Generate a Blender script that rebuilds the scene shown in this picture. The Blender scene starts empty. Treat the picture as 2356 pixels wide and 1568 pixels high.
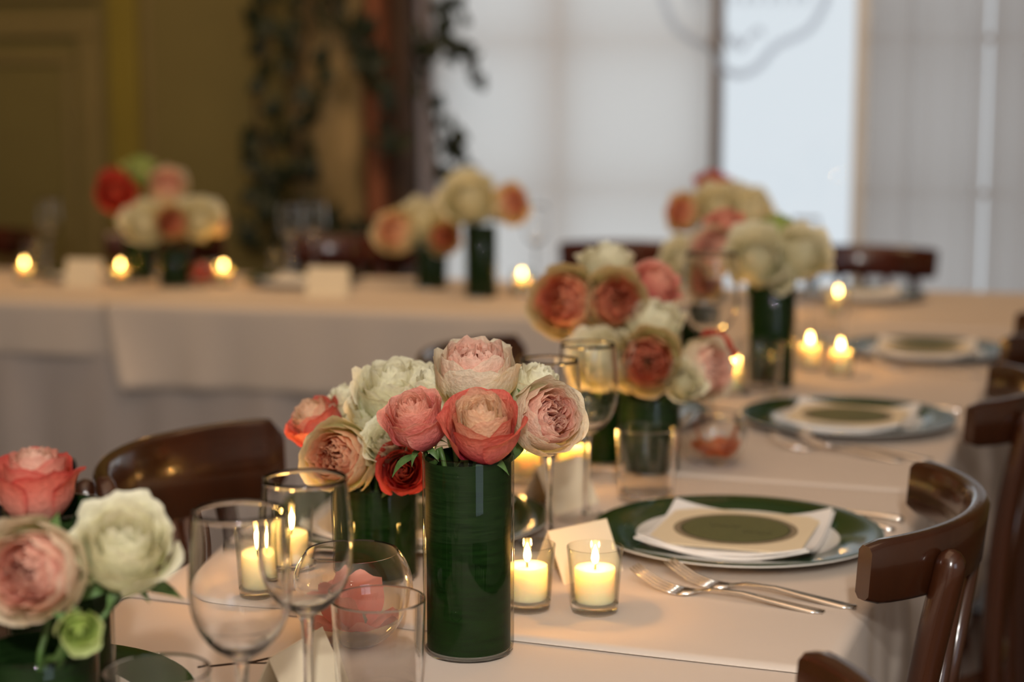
import bpy, math, random
from mathutils import Vector, Matrix, Quaternion
PI = math.pi
R = math.radians
SC = bpy.context.scene
COL = SC.collection

# ------------------------------------------------------------------ camera
# world: +Y runs along the main table away from the camera, +X to its right, metres
cam = bpy.data.cameras.new('camera')
cam.sensor_width = 36.0
cam.lens = 60.05
cam.clip_start = 0.05
cam.dof.use_dof = True
cam.dof.focus_distance = 1.47
cam.dof.aperture_fstop = 2.9
camo = bpy.data.objects.new('camera', cam)
camo.location = (0, 0, 1.225)
camo.rotation_euler = (R(82), 0, R(20))
COL.objects.link(camo)
SC.camera = camo

# ------------------------------------------------------------------ world, lights, exposure
W = bpy.data.worlds.new('overcast_sky')
SC.world = W
W.use_nodes = True
bg = W.node_tree.nodes['Background']
bg.inputs[0].default_value = (0.84, 0.90, 1.0, 1)
bg.inputs[1].default_value = 0.92
SC.view_settings.view_transform = 'Standard'
SC.view_settings.look = 'None'
SC.view_settings.exposure = 0.0
SC.view_settings.gamma = 1.0
SC.view_settings.use_curve_mapping = False
SC.cycles.max_bounces = 14
SC.cycles.transmission_bounces = 14
SC.cycles.transparent_max_bounces = 24
SC.cycles.glossy_bounces = 5
SC.cycles.diffuse_bounces = 3
SC.cycles.sample_clamp_indirect = 25.0
SC.cycles.use_denoising = True


def area(name, loc, target, sx, sy, power, color):
    l = bpy.data.lights.new(name, 'AREA')
    l.shape = 'RECTANGLE'
    l.size, l.size_y = sx, sy
    l.energy = power
    l.color = color
    o = bpy.data.objects.new(name, l)
    o.location = loc
    o.rotation_euler = (Vector(target) - Vector(loc)).to_track_quat('-Z', 'Y').to_euler()
    COL.objects.link(o)
    return o


def point_light(name, loc, radius, power, color):
    l = bpy.data.lights.new(name, 'POINT')
    l.shadow_soft_size = radius
    l.energy = power
    l.color = color
    o = bpy.data.objects.new(name, l)
    o.location = loc
    COL.objects.link(o)
    return o


area('unseen_ceiling_light', (-0.7, 1.5, 2.95), (-0.6, 1.7, 0.7), 1.6, 2.6, 12, (1, 0.62, 0.38))
area('unseen_ceiling_light', (-1.7, 3.5, 2.95), (-2.1, 5.3, 0.9), 2.6, 0.8, 34, (1, 0.64, 0.32))  # added warm area light, tilted to brighten the far wall; no lamp body
area('unseen_daylight_fill', (2.9, -1.6, 1.9), (-0.5, 1.8, 0.8), 1.5, 1.5, 14, (0.68, 0.82, 1.0))  # added cool fill for unseen daylight from the right; no window stands there
point_light('front_fill_light', (0.22, -0.55, 1.72), 0.045, 76, (1, 0.96, 0.90))  # added flash-like front fill for flowers and highlights; no pendant hangs here
point_light('front_fill_light', (0.25, -0.60, 2.02), 0.045, 76, (1, 0.96, 0.90))  # second added front fill point, set higher

# ------------------------------------------------------------------ node helpers and materials


def lin(h):
    h = h.lstrip('#')
    out = []
    for i in (0, 2, 4):
        c = int(h[i:i + 2], 16) / 255
        out.append(c / 12.92 if c <= 0.04045 else ((c + 0.055) / 1.055) ** 2.4)
    return tuple(out)


def new_mat(name):
    m = bpy.data.materials.new(name)
    m.use_nodes = True
    nt = m.node_tree
    return m, nt, nt.nodes['Principled BSDF'], nt.nodes['Material Output']


def mat(name, col, rough=0.5, metal=0.0, coat=0.0, var=0.0, scale=20.0, stretch=(1, 1, 1), col2=None, bump=0.0, bscale=None,
        sss=0.0, sssr=(1, 1, 1), sssscale=0.01, spec=None, dist=0.002):
    m, nt, p, out = new_mat(name)
    c = lin(col) if isinstance(col, str) else col
    p.inputs['Base Color'].default_value = (*c, 1)
    p.inputs['Roughness'].default_value = rough
    p.inputs['Metallic'].default_value = metal
    p.inputs['Coat Weight'].default_value = coat
    p.inputs['Coat Roughness'].default_value = 0.08
    if spec is not None:
        p.inputs['Specular IOR Level'].default_value = spec
    if sss:
        p.inputs['Subsurface Weight'].default_value = sss
        p.inputs['Subsurface Radius'].default_value = sssr
        p.inputs['Subsurface Scale'].default_value = sssscale
    if var or bump:
        tc = nt.nodes.new('ShaderNodeTexCoord')
        mp = nt.nodes.new('ShaderNodeMapping')
        mp.inputs['Scale'].default_value = stretch
        nt.links.new(tc.outputs['Object'], mp.inputs[0])
        nz = nt.nodes.new('ShaderNodeTexNoise')
        nz.inputs['Scale'].default_value = scale
        nz.inputs['Detail'].default_value = 6
        nt.links.new(mp.outputs[0], nz.inputs['Vector'])
        if var:
            mx = nt.nodes.new('ShaderNodeMix')
            mx.data_type = 'RGBA'
            c2 = (lin(col2) if isinstance(col2, str) else col2) if col2 else tuple(x * (1 - var) for x in c)
            mx.inputs[6].default_value = (*c, 1)
            mx.inputs[7].default_value = (*c2, 1)
            rp = nt.nodes.new('ShaderNodeMapRange')
            rp.inputs[1].default_value = 0.3
            rp.inputs[2].default_value = 0.7
            nt.links.new(nz.outputs[0], rp.inputs[0])
            nt.links.new(rp.outputs[0], mx.inputs[0])
            nt.links.new(mx.outputs[2], p.inputs['Base Color'])
        if bump:
            nb = nz
            if bscale:
                nb = nt.nodes.new('ShaderNodeTexNoise')
                nb.inputs['Scale'].default_value = bscale
                nb.inputs['Detail'].default_value = 4
                nt.links.new(mp.outputs[0], nb.inputs['Vector'])
            b = nt.nodes.new('ShaderNodeBump')
            b.inputs['Strength'].default_value = bump
            b.inputs['Distance'].default_value = dist
            nt.links.new(nb.outputs[0], b.inputs['Height'])
            nt.links.new(b.outputs[0], p.inputs['Normal'])
    return m


def glass_mat(name, col=(1, 1, 1), ior=1.46):
    m, nt, p, out = new_mat(name)
    nt.nodes.remove(p)
    g = nt.nodes.new('ShaderNodeBsdfGlass')
    g.inputs['Color'].default_value = (*col, 1)
    g.inputs['Roughness'].default_value = 0.0
    g.inputs['IOR'].default_value = ior
    nt.links.new(g.outputs[0], out.inputs[0])
    return m


def thin_glass_mat(name, col=(0.97, 0.98, 0.96), edge=(0.62, 0.62, 0.56), ior=1.38):
    """single-walled glass: clear, reflecting by Fresnel, slightly absorbing where seen edge-on"""
    m, nt, p, out = new_mat(name)
    nt.nodes.remove(p)
    lw = nt.nodes.new('ShaderNodeLayerWeight')
    lw.inputs[0].default_value = 0.5
    mx = nt.nodes.new('ShaderNodeMix')
    mx.data_type = 'RGBA'
    mx.inputs[6].default_value = (*col, 1)
    mx.inputs[7].default_value = (*edge, 1)
    def pw(e):
        n = nt.nodes.new('ShaderNodeMath')
        n.operation = 'POWER'
        n.inputs[1].default_value = e
        nt.links.new(lw.outputs['Facing'], n.inputs[0])
        return n
    nt.links.new(pw(2.5).outputs[0], mx.inputs[0])
    tr = nt.nodes.new('ShaderNodeBsdfTransparent')
    nt.links.new(mx.outputs[2], tr.inputs[0])
    gl = nt.nodes.new('ShaderNodeBsdfGlossy')
    gl.inputs['Roughness'].default_value = 0.02
    # Schlick reflectance, the same from both sides of the wall
    fr = nt.nodes.new('ShaderNodeMapRange')
    fr.inputs[3].default_value = ((ior - 1) / (ior + 1)) ** 2
    fr.inputs[4].default_value = 0.95
    nt.links.new(pw(5.0).outputs[0], fr.inputs[0])
    ms = nt.nodes.new('ShaderNodeMixShader')
    nt.links.new(fr.outputs[0], ms.inputs[0])
    nt.links.new(tr.outputs[0], ms.inputs[1])
    nt.links.new(gl.outputs[0], ms.inputs[2])
    nt.links.new(ms.outputs[0], out.inputs[0])
    return m


def emit_mat(name, col, strength):
    m, nt, p, out = new_mat(name)
    nt.nodes.remove(p)
    e = nt.nodes.new('ShaderNodeEmission')
    e.inputs[0].default_value = (*col, 1)
    e.inputs[1].default_value = strength
    nt.links.new(e.outputs[0], out.inputs[0])
    return m


def petal_mat():
    m, nt, p, out = new_mat('rose_petal')
    at = nt.nodes.new('ShaderNodeAttribute')
    at.attribute_name = 'pigment'
    p.inputs['Roughness'].default_value = 0.55
    p.inputs['Specular IOR Level'].default_value = 0.3
    nz = nt.nodes.new('ShaderNodeTexNoise')
    nz.inputs['Scale'].default_value = 9
    nz.inputs['Detail'].default_value = 5
    tc = nt.nodes.new('ShaderNodeTexCoord')
    nt.links.new(tc.outputs['Object'], nz.inputs['Vector'])
    hs = nt.nodes.new('ShaderNodeHueSaturation')
    mr = nt.nodes.new('ShaderNodeMapRange')
    mr.inputs[1].default_value, mr.inputs[2].default_value = 0.3, 0.7
    mr.inputs[3].default_value, mr.inputs[4].default_value = 0.90, 1.06
    nt.links.new(nz.outputs[0], mr.inputs[0])
    nt.links.new(mr.outputs[0], hs.inputs['Value'])
    nt.links.new(at.outputs['Color'], hs.inputs['Color'])
    nt.links.new(hs.outputs[0], p.inputs['Base Color'])
    b = nt.nodes.new('ShaderNodeBump')
    b.inputs['Strength'].default_value = 0.25
    b.inputs['Distance'].default_value = 0.02
    nt.links.new(nz.outputs[0], b.inputs['Height'])
    nt.links.new(b.outputs[0], p.inputs['Normal'])
    tl = nt.nodes.new('ShaderNodeBsdfTranslucent')
    nt.links.new(hs.outputs[0], tl.inputs[0])
    ms = nt.nodes.new('ShaderNodeMixShader')
    ms.inputs[0].default_value = 0.42
    nt.links.new(p.outputs[0], ms.inputs[1])
    nt.links.new(tl.outputs[0], ms.inputs[2])
    nt.links.new(ms.outputs[0], out.inputs[0])
    return m


def sheer_mat(name, col, see):
    """thin white window cloth: mostly lets daylight glow through, a little is seen straight through its weave"""
    m, nt, p, out = new_mat(name)
    nt.nodes.remove(p)
    tl = nt.nodes.new('ShaderNodeBsdfTranslucent')
    tl.inputs[0].default_value = (*col, 1)
    df = nt.nodes.new('ShaderNodeBsdfDiffuse')
    df.inputs[0].default_value = (*col, 1)
    tr = nt.nodes.new('ShaderNodeBsdfTransparent')
    m1 = nt.nodes.new('ShaderNodeMixShader')
    m1.inputs[0].default_value = 0.10
    m2 = nt.nodes.new('ShaderNodeMixShader')
    m2.inputs[0].default_value = see
    nt.links.new(tl.outputs[0], m1.inputs[1])
    nt.links.new(df.outputs[0], m1.inputs[2])
    nt.links.new(m1.outputs[0], m2.inputs[1])
    nt.links.new(tr.outputs[0], m2.inputs[2])
    nt.links.new(m2.outputs[0], out.inputs[0])
    return m


def wood_mat(name, c1, c2, rough=0.22, coat=0.5):
    m = mat(name, c1, rough=rough, coat=coat, var=0.5, col2=c2, scale=9, stretch=(3, 3, 0.35))
    return m


M = {
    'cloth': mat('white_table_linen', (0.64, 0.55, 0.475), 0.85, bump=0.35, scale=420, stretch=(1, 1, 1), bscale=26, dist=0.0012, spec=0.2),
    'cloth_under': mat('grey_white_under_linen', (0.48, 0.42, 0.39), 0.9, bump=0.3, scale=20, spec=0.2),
    'wood': wood_mat('dark_varnished_beech', (0.052, 0.014, 0.0045), (0.030, 0.008, 0.0028)),
    'wood_red': wood_mat('mahogany_varnish', (0.07, 0.012, 0.006), (0.035, 0.006, 0.003)),
    'black_wood': wood_mat('black_lacquered_wood', (0.008, 0.007, 0.007), (0.004, 0.004, 0.004)),
    'floor': mat('dark_floor_boards', (0.10, 0.055, 0.03), 0.45, var=0.5, scale=3, stretch=(8, 1, 1)),
    'glass': glass_mat('clear_glass'),
    'thick_glass': glass_mat('thick_base_glass', (0.97, 0.98, 0.96)),
    'thin_glass': thin_glass_mat('clear_thin_glass'),
    'water': glass_mat('water', (1, 1, 1), 1.33),
    'green_wrap': mat('wet_green_leaf_lining', (0.007, 0.026, 0.004), 0.45, var=0.5, col2=(0.0025, 0.010, 0.0015), scale=5,
                      stretch=(6, 6, 60), bump=0.15, dist=0.001, spec=0.04),
    'green_wrap2': mat('upper_green_leaf_lining', (0.013, 0.032, 0.008), 0.45, var=0.6, col2=(0.004, 0.013, 0.003), scale=5,
                       stretch=(8, 8, 110), bump=0.2, dist=0.001, spec=0.05),
    'wax': mat('candle_wax', (0.95, 0.80, 0.50), 0.5, sss=1.0, sssr=(1.0, 0.85, 0.65), sssscale=0.02),
    'wick': mat('burnt_wick', (0.01, 0.008, 0.006), 0.9),
    'flame': emit_mat('candle_flame', (1.0, 0.58, 0.16), 42),
    'silver': mat('polished_steel', (0.82, 0.78, 0.72), 0.16, metal=1.0, bump=0.05, scale=60),
    'plate_green': mat('bottle_green_glaze', (0.016, 0.052, 0.012), 0.12, coat=0.0, var=0.3, scale=6, spec=0.32),
    'plate_white': mat('white_glaze', (0.72, 0.72, 0.70), 0.12, coat=0.4),
    'napkin': mat('white_napkin_linen', (0.80, 0.78, 0.76), 0.9, bump=0.3, scale=300, dist=0.0005),
    'card': mat('cream_card_stock', (0.78, 0.66, 0.46), 0.8, bump=0.05, scale=200),
    'ivory': mat('ivory_card_stock', (0.80, 0.69, 0.50), 0.8, bump=0.05, scale=200),
    'olive_paper': mat('olive_label_paper', (0.115, 0.120, 0.040), 0.7, var=0.15, scale=90),
    'taupe_paper': mat('taupe_label_border', (0.27, 0.215, 0.135), 0.7, var=0.15, scale=90),
    'ink': mat('dark_ink', (0.03, 0.026, 0.012), 0.7),
    'petal': petal_mat(),
    'sepal': mat('rose_sepal_green', (0.10, 0.19, 0.05), 0.5, var=0.4, scale=12),
    'stem': mat('rose_stem_green', (0.07, 0.14, 0.03), 0.5, var=0.3, scale=8),
    'olive_wall': mat('olive_green_wall_paint', (0.215, 0.175, 0.055), 0.6, var=0.18, scale=1.4, bump=0.1, bscale=40),
    'olive_trim': mat('olive_trim_paint', (0.25, 0.195, 0.075), 0.45, var=0.15, scale=3),
    'ochre_trim': mat('ochre_strip_paint', (0.27, 0.21, 0.03), 0.5, var=0.15, scale=3),
    'plaster': mat('warm_white_plaster', (0.62, 0.55, 0.47), 0.8, bump=0.1, scale=30),
    'frame': mat('white_window_paint', (0.50, 0.44, 0.40), 0.5, var=0.1, scale=6),
    'frame_cream': mat('cream_window_paint', (0.80, 0.82, 0.84), 0.5, var=0.1, scale=6),
    'post': mat('grey_brown_post_paint', (0.20, 0.16, 0.145), 0.5, var=0.1, scale=6),
    'sheer_left': sheer_mat('white_sheer_blind', (0.95, 0.905, 0.86), 0.05),
    'sheer_right': sheer_mat('grey_sheer_curtain', (0.62, 0.565, 0.53), 0.04),
    'gauze': sheer_mat('pinkish_gauze', (0.62, 0.53, 0.50), 0.05),
    'bark_olive': mat('mossy_bark', (0.14, 0.10, 0.036), 0.9, var=0.75, col2=(0.40, 0.29, 0.14), scale=5, stretch=(2.2, 2.2, 0.9), bump=0.6, dist=0.02),
    'bark_red': mat('red_brown_bark', (0.25, 0.085, 0.04), 0.9, var=0.5, scale=6, stretch=(3, 3, 0.5), bump=0.5, dist=0.01),
    'bark_dark': mat('dark_brown_bark', (0.07, 0.038, 0.022), 0.9, var=0.5, scale=6, stretch=(3, 3, 0.5), bump=0.5, dist=0.01),
    'ivy': mat('dark_ivy_leaf', (0.013, 0.024, 0.007), 0.6, var=0.5, scale=6),
    'grey_paint': sheer_mat('frosted_grey_decal', (0.82, 0.85, 0.90), 0.12),
    'lamp_white': mat('white_enamel', (0.8, 0.8, 0.78), 0.4),
}

# ------------------------------------------------------------------ object helpers


def mesh(name, verts, faces, m, parent=None, smooth=True, cols=None, sharp=None):
    me = bpy.data.meshes.new(name)
    me.from_pydata([tuple(v) for v in verts], [], faces)
    if m:
        me.materials.append(m)
    if smooth:
        me.polygons.foreach_set('use_smooth', [True] * len(me.polygons))
        if sharp:
            me.set_sharp_from_angle(angle=R(sharp))
    if cols is not None:
        a = me.color_attributes.new('pigment', 'FLOAT_COLOR', 'POINT')
        flat = []
        for c in cols:
            flat += [c[0], c[1], c[2], 1.0]
        a.data.foreach_set('color', flat)
    me.update()
    return link(name, me, parent)


def link(name, data, parent=None):
    o = bpy.data.objects.new(name, data)
    COL.objects.link(o)
    if parent is not None:
        o.parent = parent
    return o


def tag(o, label, cat, group=None, kind=None):
    if label:
        o['label'] = label
    if cat:
        o['category'] = cat
    if group:
        o['group'] = group
    if kind:
        o['kind'] = kind
    return o


def thing(name, label, cat, loc=(0, 0, 0), rz=0.0, group=None):
    o = bpy.data.objects.new(name, None)
    o.empty_display_size = 0.05
    COL.objects.link(o)
    o.location = loc
    o.rotation_euler = (0, 0, rz)
    return tag(o, label, cat, group)


def struct(o):
    o['kind'] = 'structure'
    return o


def dup(root, loc, rz=0.0, label=None, scale=None):
    def cp(o, par):
        c = o.copy()
        COL.objects.link(c)
        c.parent = par
        for ch in o.children:
            cp(ch, c)
        return c
    r = cp(root, None)
    r.location = loc
    r.rotation_euler = (0, 0, rz)
    if scale:
        r.scale = (scale, scale, scale)
    if label:
        r['label'] = label
    return r


def catmull(pts, n):
    out = []
    for i in range(len(pts) - 1):
        p0 = pts[max(i - 1, 0)]
        p1, p2 = pts[i], pts[i + 1]
        p3 = pts[min(i + 2, len(pts) - 1)]
        for j in range(n):
            t = j / n
            out.append(tuple(0.5 * ((2 * b) + (-a + c) * t + (2 * a - 5 * b + 4 * c - d) * t * t + (-a + 3 * b - 3 * c + d) * t ** 3)
                             for a, b, c, d in zip(p0, p1, p2, p3)))
    out.append(tuple(pts[-1]))
    return out


def lathe(prof, n=40):
    """prof: (r, z) list; r <= 1e-6 closes to a pole"""
    V, F, rings = [], [], []
    for r, z in prof:
        if r <= 1e-6:
            rings.append([len(V)])
            V.append((0, 0, z))
        else:
            rings.append(list(range(len(V), len(V) + n)))
            V += [(r * math.cos(2 * PI * k / n), r * math.sin(2 * PI * k / n), z) for k in range(n)]
    for a, b in zip(rings[:-1], rings[1:]):
        for k in range(n):
            k2 = (k + 1) % n
            if len(a) == 1 and len(b) == 1:
                continue
            if len(a) == 1:
                F.append((a[0], b[k2], b[k]))
            elif len(b) == 1:
                F.append((a[k], a[k2], b[0]))
            else:
                F.append((a[k], a[k2], b[k2], b[k]))
    return V, F


def tube(path, rad, n=8, cap=True):
    """path: Vectors; rad: number or list"""
    path = [Vector(p) for p in path]
    V, F = [], []
    up = None
    N = len(path)
    for i, p in enumerate(path):
        d = (path[min(i + 1, N - 1)] - path[max(i - 1, 0)])
        if d.length < 1e-9:
            d = Vector((0, 0, 1))
        d.normalize()
        if up is None:
            up = Vector((0, 0, 1)) if abs(d.z) < 0.9 else Vector((1, 0, 0))
        x = up.cross(d)
        x.normalize()
        y = d.cross(x)
        up = y
        r = rad[i] if isinstance(rad, (list, tuple)) else rad
        for k in range(n):
            a = 2 * PI * k / n
            V.append(p + x * (r * math.cos(a)) + y * (r * math.sin(a)))
    for i in range(N - 1):
        for k in range(n):
            k2 = (k + 1) % n
            F.append((i * n + k, i * n + k2, (i + 1) * n + k2, (i + 1) * n + k))
    if cap:
        F.append(tuple(range(n - 1, -1, -1)))
        F.append(tuple((N - 1) * n + k for k in range(n)))
    return V, F


def box(x0, x1, y0, y1, z0, z1, b=0.0):
    if b <= 0:
        V = [(x, y, z) for z in (z0, z1) for x, y in ((x0, y0), (x1, y0), (x1, y1), (x0, y1))]
        F = [(3, 2, 1, 0), (4, 5, 6, 7), (0, 1, 5, 4), (1, 2, 6, 5), (2, 3, 7, 6), (3, 0, 4, 7)]
        return V, F
    V, F = [], []
    lv = [(z0, b), (z0 + b, 0), (z1 - b, 0), (z1, b)]
    for z, i in lv:
        V += [(x0 + i + (b if i == 0 else 0), y0 + i, z), (x1 - i - (b if i == 0 else 0), y0 + i, z),
              (x1 - i, y0 + i + (b if i == 0 else 0), z), (x1 - i, y1 - i - (b if i == 0 else 0), z),
              (x1 - i - (b if i == 0 else 0), y1 - i, z), (x0 + i + (b if i == 0 else 0), y1 - i, z),
              (x0 + i, y1 - i - (b if i == 0 else 0), z), (x0 + i, y0 + i + (b if i == 0 else 0), z)]
    for l in range(3):
        for k in range(8):
            k2 = (k + 1) % 8
            F.append((l * 8 + k, l * 8 + k2, (l + 1) * 8 + k2, (l + 1) * 8 + k))
    F.append(tuple(range(7, -1, -1)))
    F.append(tuple(24 + k for k in range(8)))
    return V, F


def merge(*parts):
    V, F = [], []
    for v, f in parts:
        o = len(V)
        V += list(v)
        F += [tuple(i + o for i in q) for q in f]
    return V, F


def prism(outline, z0, z1):
    n = len(outline)
    V = [(x, y, z0) for x, y in outline] + [(x, y, z1) for x, y in outline]
    F = [tuple(range(n - 1, -1, -1)), tuple(range(n, 2 * n))]
    F += [(k, (k + 1) % n, n + (k + 1) % n, n + k) for k in range(n)]
    return V, F


# ------------------------------------------------------------------ head-table frame (turned 6.5 degrees)
HB = R(6.5)
HO = Vector((-1.27, 3.55, 0))


def hd(p, q, z=0.0):
    return (HO.x + p * math.cos(HB) - q * math.sin(HB), HO.y + p * math.sin(HB) + q * math.cos(HB), z)


def in_head(o):
    o.location = HO
    o.rotation_euler = (0, 0, HB)
    return o


# ------------------------------------------------------------------ room shell
struct(mesh('floor', *prism([(-5, -3.2), (3.6, -3.2), (3.6, 6.52), (-5, 5.54)], -0.1, 0.0), M['floor'], smooth=False))
struct(mesh('ceiling', *prism([(-5, -3.2), (3.6, -3.2), (3.6, 6.52), (-5, 5.54)], 3.2, 3.3), M['plaster'], smooth=False))
struct(mesh('wall_left', *box(-5.1, -5.0, -3.2, 5.54, 0, 3.2), M['olive_wall'], smooth=False))
struct(mesh('wall_right', *box(3.6, 3.7, -3.2, 6.52, 0, 3.2), M['plaster'], smooth=False))
struct(mesh('wall_near', *box(-5, 3.6, -3.3, -3.2, 0, 3.2), M['plaster'], smooth=False))
Q0 = 2.30
# far wall: olive on the left, glazed on the right
wf = struct(in_head(mesh('wall_far', *merge(box(-4.2, -0.90, Q0, Q0 + 0.12, 0, 3.2), box(-0.90, 1.9, Q0, Q0 + 0.12, 1.98, 3.2),
                                            box(-0.90, 0.17, Q0, Q0 + 0.12, 0, 0.28), box(0.62, 1.9, Q0, Q0 + 0.12, 0, 0.28),
                                            box(1.9, 5.2, Q0, Q0 + 0.12, 0, 3.2)), M['olive_wall'], smooth=False)))
for (a, b, z0, z1, d, mm, nm) in [(-4.0, -2.16, 1.46, 1.56, 0.028, 'olive_trim', 'panel_rail'), (-2.25, -2.16, 0.12, 1.46, 0.028, 'olive_trim', 'panel_stile'),
                                  (-4.0, -2.285, 1.36, 1.405, 0.016, 'olive_trim', 'panel_moulding'), (-2.32, -2.285, 0.15, 1.36, 0.016, 'olive_trim', 'panel_moulding'),
                                  (-2.124, -2.005, 0.12, 3.2, 0.03, 'ochre_trim', 'wall_strip'), (-1.985, -1.955, 0.12, 3.2, 0.018, 'olive_trim', 'wall_strip'),
                                  (-4.0, -2.16, 1.60, 1.66, 0.04, 'olive_trim', 'panel_cornice')]:
    mesh(nm, *box(a, b, Q0 - d, Q0 + 0.01, z0, z1, 0.006), M[mm], wf, smooth=False)
bb = struct(in_head(mesh('baseboard_far', *box(-4.2, -0.95, Q0 - 0.03, Q0, 0, 0.11, 0.005), M['olive_trim'], smooth=False)))

# window_1: three bays of glass behind thin blinds, one clear bay
win = struct(in_head(thing('window_1', None, None)))


def wbar(nm, a, b, z0, z1, d0, d1, mm='frame'):
    return mesh(nm, *box(a, b, Q0 + d0, Q0 + d1, z0, z1, 0.004), M[mm], win, smooth=False)


for a, b in ((-0.90, -0.85), (-0.425, -0.400), (1.17, 1.20), (1.84, 1.90)):
    wbar('mullion', a, b, 0.28, 1.99, 0.02, 0.10)
wbar('mullion', 0.135, 0.168, 0.0, 1.99, -0.02, 0.10, 'post')
wbar('mullion', 0.622, 0.664, 0.0, 1.99, -0.02, 0.10, 'frame_cream')
for z in (0.28, 0.90, 1.42, 1.94):
    wbar('glazing_bar', -0.85, 0.135, z, z + 0.024, 0.05, 0.09)
    wbar('glazing_bar', 0.664, 1.84, z, z + 0.024, 0.05, 0.09)
wbar('threshold', 0.168, 0.622, 0.0, 0.06, 0.0, 0.1, 'post')
for a, b in ((-0.85, -0.44), (-0.395, 0.135), (0.168, 0.622), (0.664, 1.16), (1.21, 1.84)):
    mesh('pane', *box(a, b, Q0 + 0.058, Q0 + 0.062, 0.05 if a == 0.168 else 0.3, 1.98), M['thin_glass'], win, smooth=False)
wbar('sill', -0.90, 0.135, 0.255, 0.285, -0.05, 0.10, 'frame_cream')
wbar('sill', 0.664, 1.90, 0.255, 0.285, -0.05, 0.10, 'frame_cream')


def curtain(name, p0, p1, z0, z1, q, amp, waves, mm, label, cat, seed, taper=0.0):
    rr = random.Random(seed)
    n, mrows = 70, 12
    ph = [rr.uniform(0, 6.28) for _ in range(4)]
    V, F = [], []
    for j in range(mrows + 1):
        z = z0 + (z1 - z0) * j / mrows
        for i in range(n + 1):
            u = i / n
            p = p0 + (p1 - p0) * u
            d = amp * (math.sin(waves * 2 * PI * u + ph[0]) + 0.5 * math.sin(waves * 3.7 * u * PI + ph[1] + 0.3 * z) + 0.3 * math.sin(5 * z + ph[2] + 3 * u))
            p += taper * (0.5 - 0.5 * math.cos(z * 4.2 + ph[3])) * u
            V.append((p, q - d, z))
    w = n + 1
    for j in range(mrows):
        for i in range(n):
            F.append((j * w + i, j * w + i + 1, (j + 1) * w + i + 1, (j + 1) * w + i))
    o = in_head(mesh(name, V, F, M[mm]))
    return tag(o, label, cat)


curtain('sheer_blind', -0.88, 0.132, 0.30, 1.97, Q0 - 0.015, 0.004, 1.5, 'sheer_left', 'thin white sheer blind over the window left of the bright clear pane', 'blind', 4)
curtain('sheer_curtain', 0.668, 1.052, 0.06, 1.97, Q0 - 0.05, 0.010, 2.5, 'sheer_right', 'grey sheer curtain hanging right of the bright clear pane', 'curtain', 5)
curtain('sheer_curtain', 1.063, 1.85, 0.06, 1.97, Q0 - 0.06, 0.012, 4, 'sheer_right', 'pinkish grey sheer curtain right of the thin bright gap, at the far right', 'curtain', 6)
curtain('gauze_curtain', -0.915, -0.84, 0.05, 1.97, Q0 - 0.10, 0.018, 1.5, 'gauze', 'narrow gathered pinkish gauze between ivy pillar and white blind', 'curtain', 7, 0.03)

# grey painted emblem on the clear pane, only its lower part shows
emb = tag(in_head(thing('painted_emblem', None, None)), 'grey scrolled emblem with lettering painted across the bright window glass', 'sign')


def wpt(u, v):
    return (0.143 + (u - 1640) * 0.001483, Q0 + 0.012 if u > 1645 else Q0 - 0.035, 1.567 - v * 0.00151)


def ribbon(name, pix, w):
    pts = catmull([wpt(*a) for a in pix], 6)
    q = Q0 - 0.030
    V = []
    for i, p in enumerate(pts):
        a, b = pts[max(i - 1, 0)], pts[min(i + 1, len(pts) - 1)]
        dx, dz = b[0] - a[0], b[2] - a[2]
        l = math.hypot(dx, dz) or 1
        ox, oz = -dz / l * w / 2, dx / l * w / 2
        V += [(p[0] + ox, q, p[2] + oz), (p[0] - ox, q, p[2] - oz), (p[0] - ox, q + 0.002, p[2] - oz), (p[0] + ox, q + 0.002, p[2] + oz)]
    F = []
    for i in range(len(pts) - 1):
        for k in range(4):
            F.append((4 * i + k, 4 * i + (k + 1) % 4, 4 * i + 4 + (k + 1) % 4, 4 * i + 4 + k))
    F += [(3, 2, 1, 0), tuple(4 * (len(pts) - 1) + k for k in range(4))]
    mesh(name, V, F, M['grey_paint'], emb, smooth=False)


ribbon('scroll', [(1515, -90), (1518, -20), (1545, 50), (1590, 88), (1640, 112), (1658, 150), (1700, 168), (1745, 150), (1785, 105), (1850, 74), (1882, 34), (1900, -20), (1902, -90)], 0.024)
ribbon('flourish', [(1680, 105), (1690, 85), (1705, 108), (1722, 86), (1745, 66), (1752, 82)], 0.013)
ribbon('flourish', [(1665, 60), (1672, 88), (1690, 110)], 0.010)
for i, u in enumerate((1590, 1616, 1684, 1712, 1740, 1768, 1796, 1824, 1852)):
    ribbon('letter', [(u, -45), (u + (4 if i % 2 else -3), -18), (u, 12)], 0.012)

# ------------------------------------------------------------------ ivy pillar
pil = tag(in_head(thing('bark_pillar', None, None)), 'bark-clad brown pillar overgrown with ivy left of the window', 'pillar')
for a, b, q0, mm, nm in ((-1.34, -1.03, 2.02, 'bark_olive', 'bark_board'), (-1.04, -0.955, 1.98, 'bark_red', 'bark_board'), (-0.96, -0.885, 2.03, 'bark_dark', 'bark_board')):
    rr = random.Random(int(a * -100))
    n = 10
    V, F = [], []
    rows = 36
    for j in range(rows + 1):
        z = 3.15 * j / rows
        for k in range(n):
            ang = 2 * PI * k / n
            rx = (b - a) / 2 * (1 + 0.10 * math.sin(z * 7 + k) + rr.uniform(-.05, .05))
            V.append(((a + b) / 2 + rx * math.cos(ang) * 1.02, q0 + 0.1 + 0.1 * math.sin(ang) * (1 + rr.uniform(-.15, .15)), z))
    for j in range(rows):
        for k in range(n):
            F.append((j * n + k, j * n + (k + 1) % n, (j + 1) * n + (k + 1) % n, (j + 1) * n + k))
    F += [tuple(range(n - 1, -1, -1)), tuple(rows * n + k for k in range(n))]
    mesh(nm, V, F, M[mm], pil)


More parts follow.
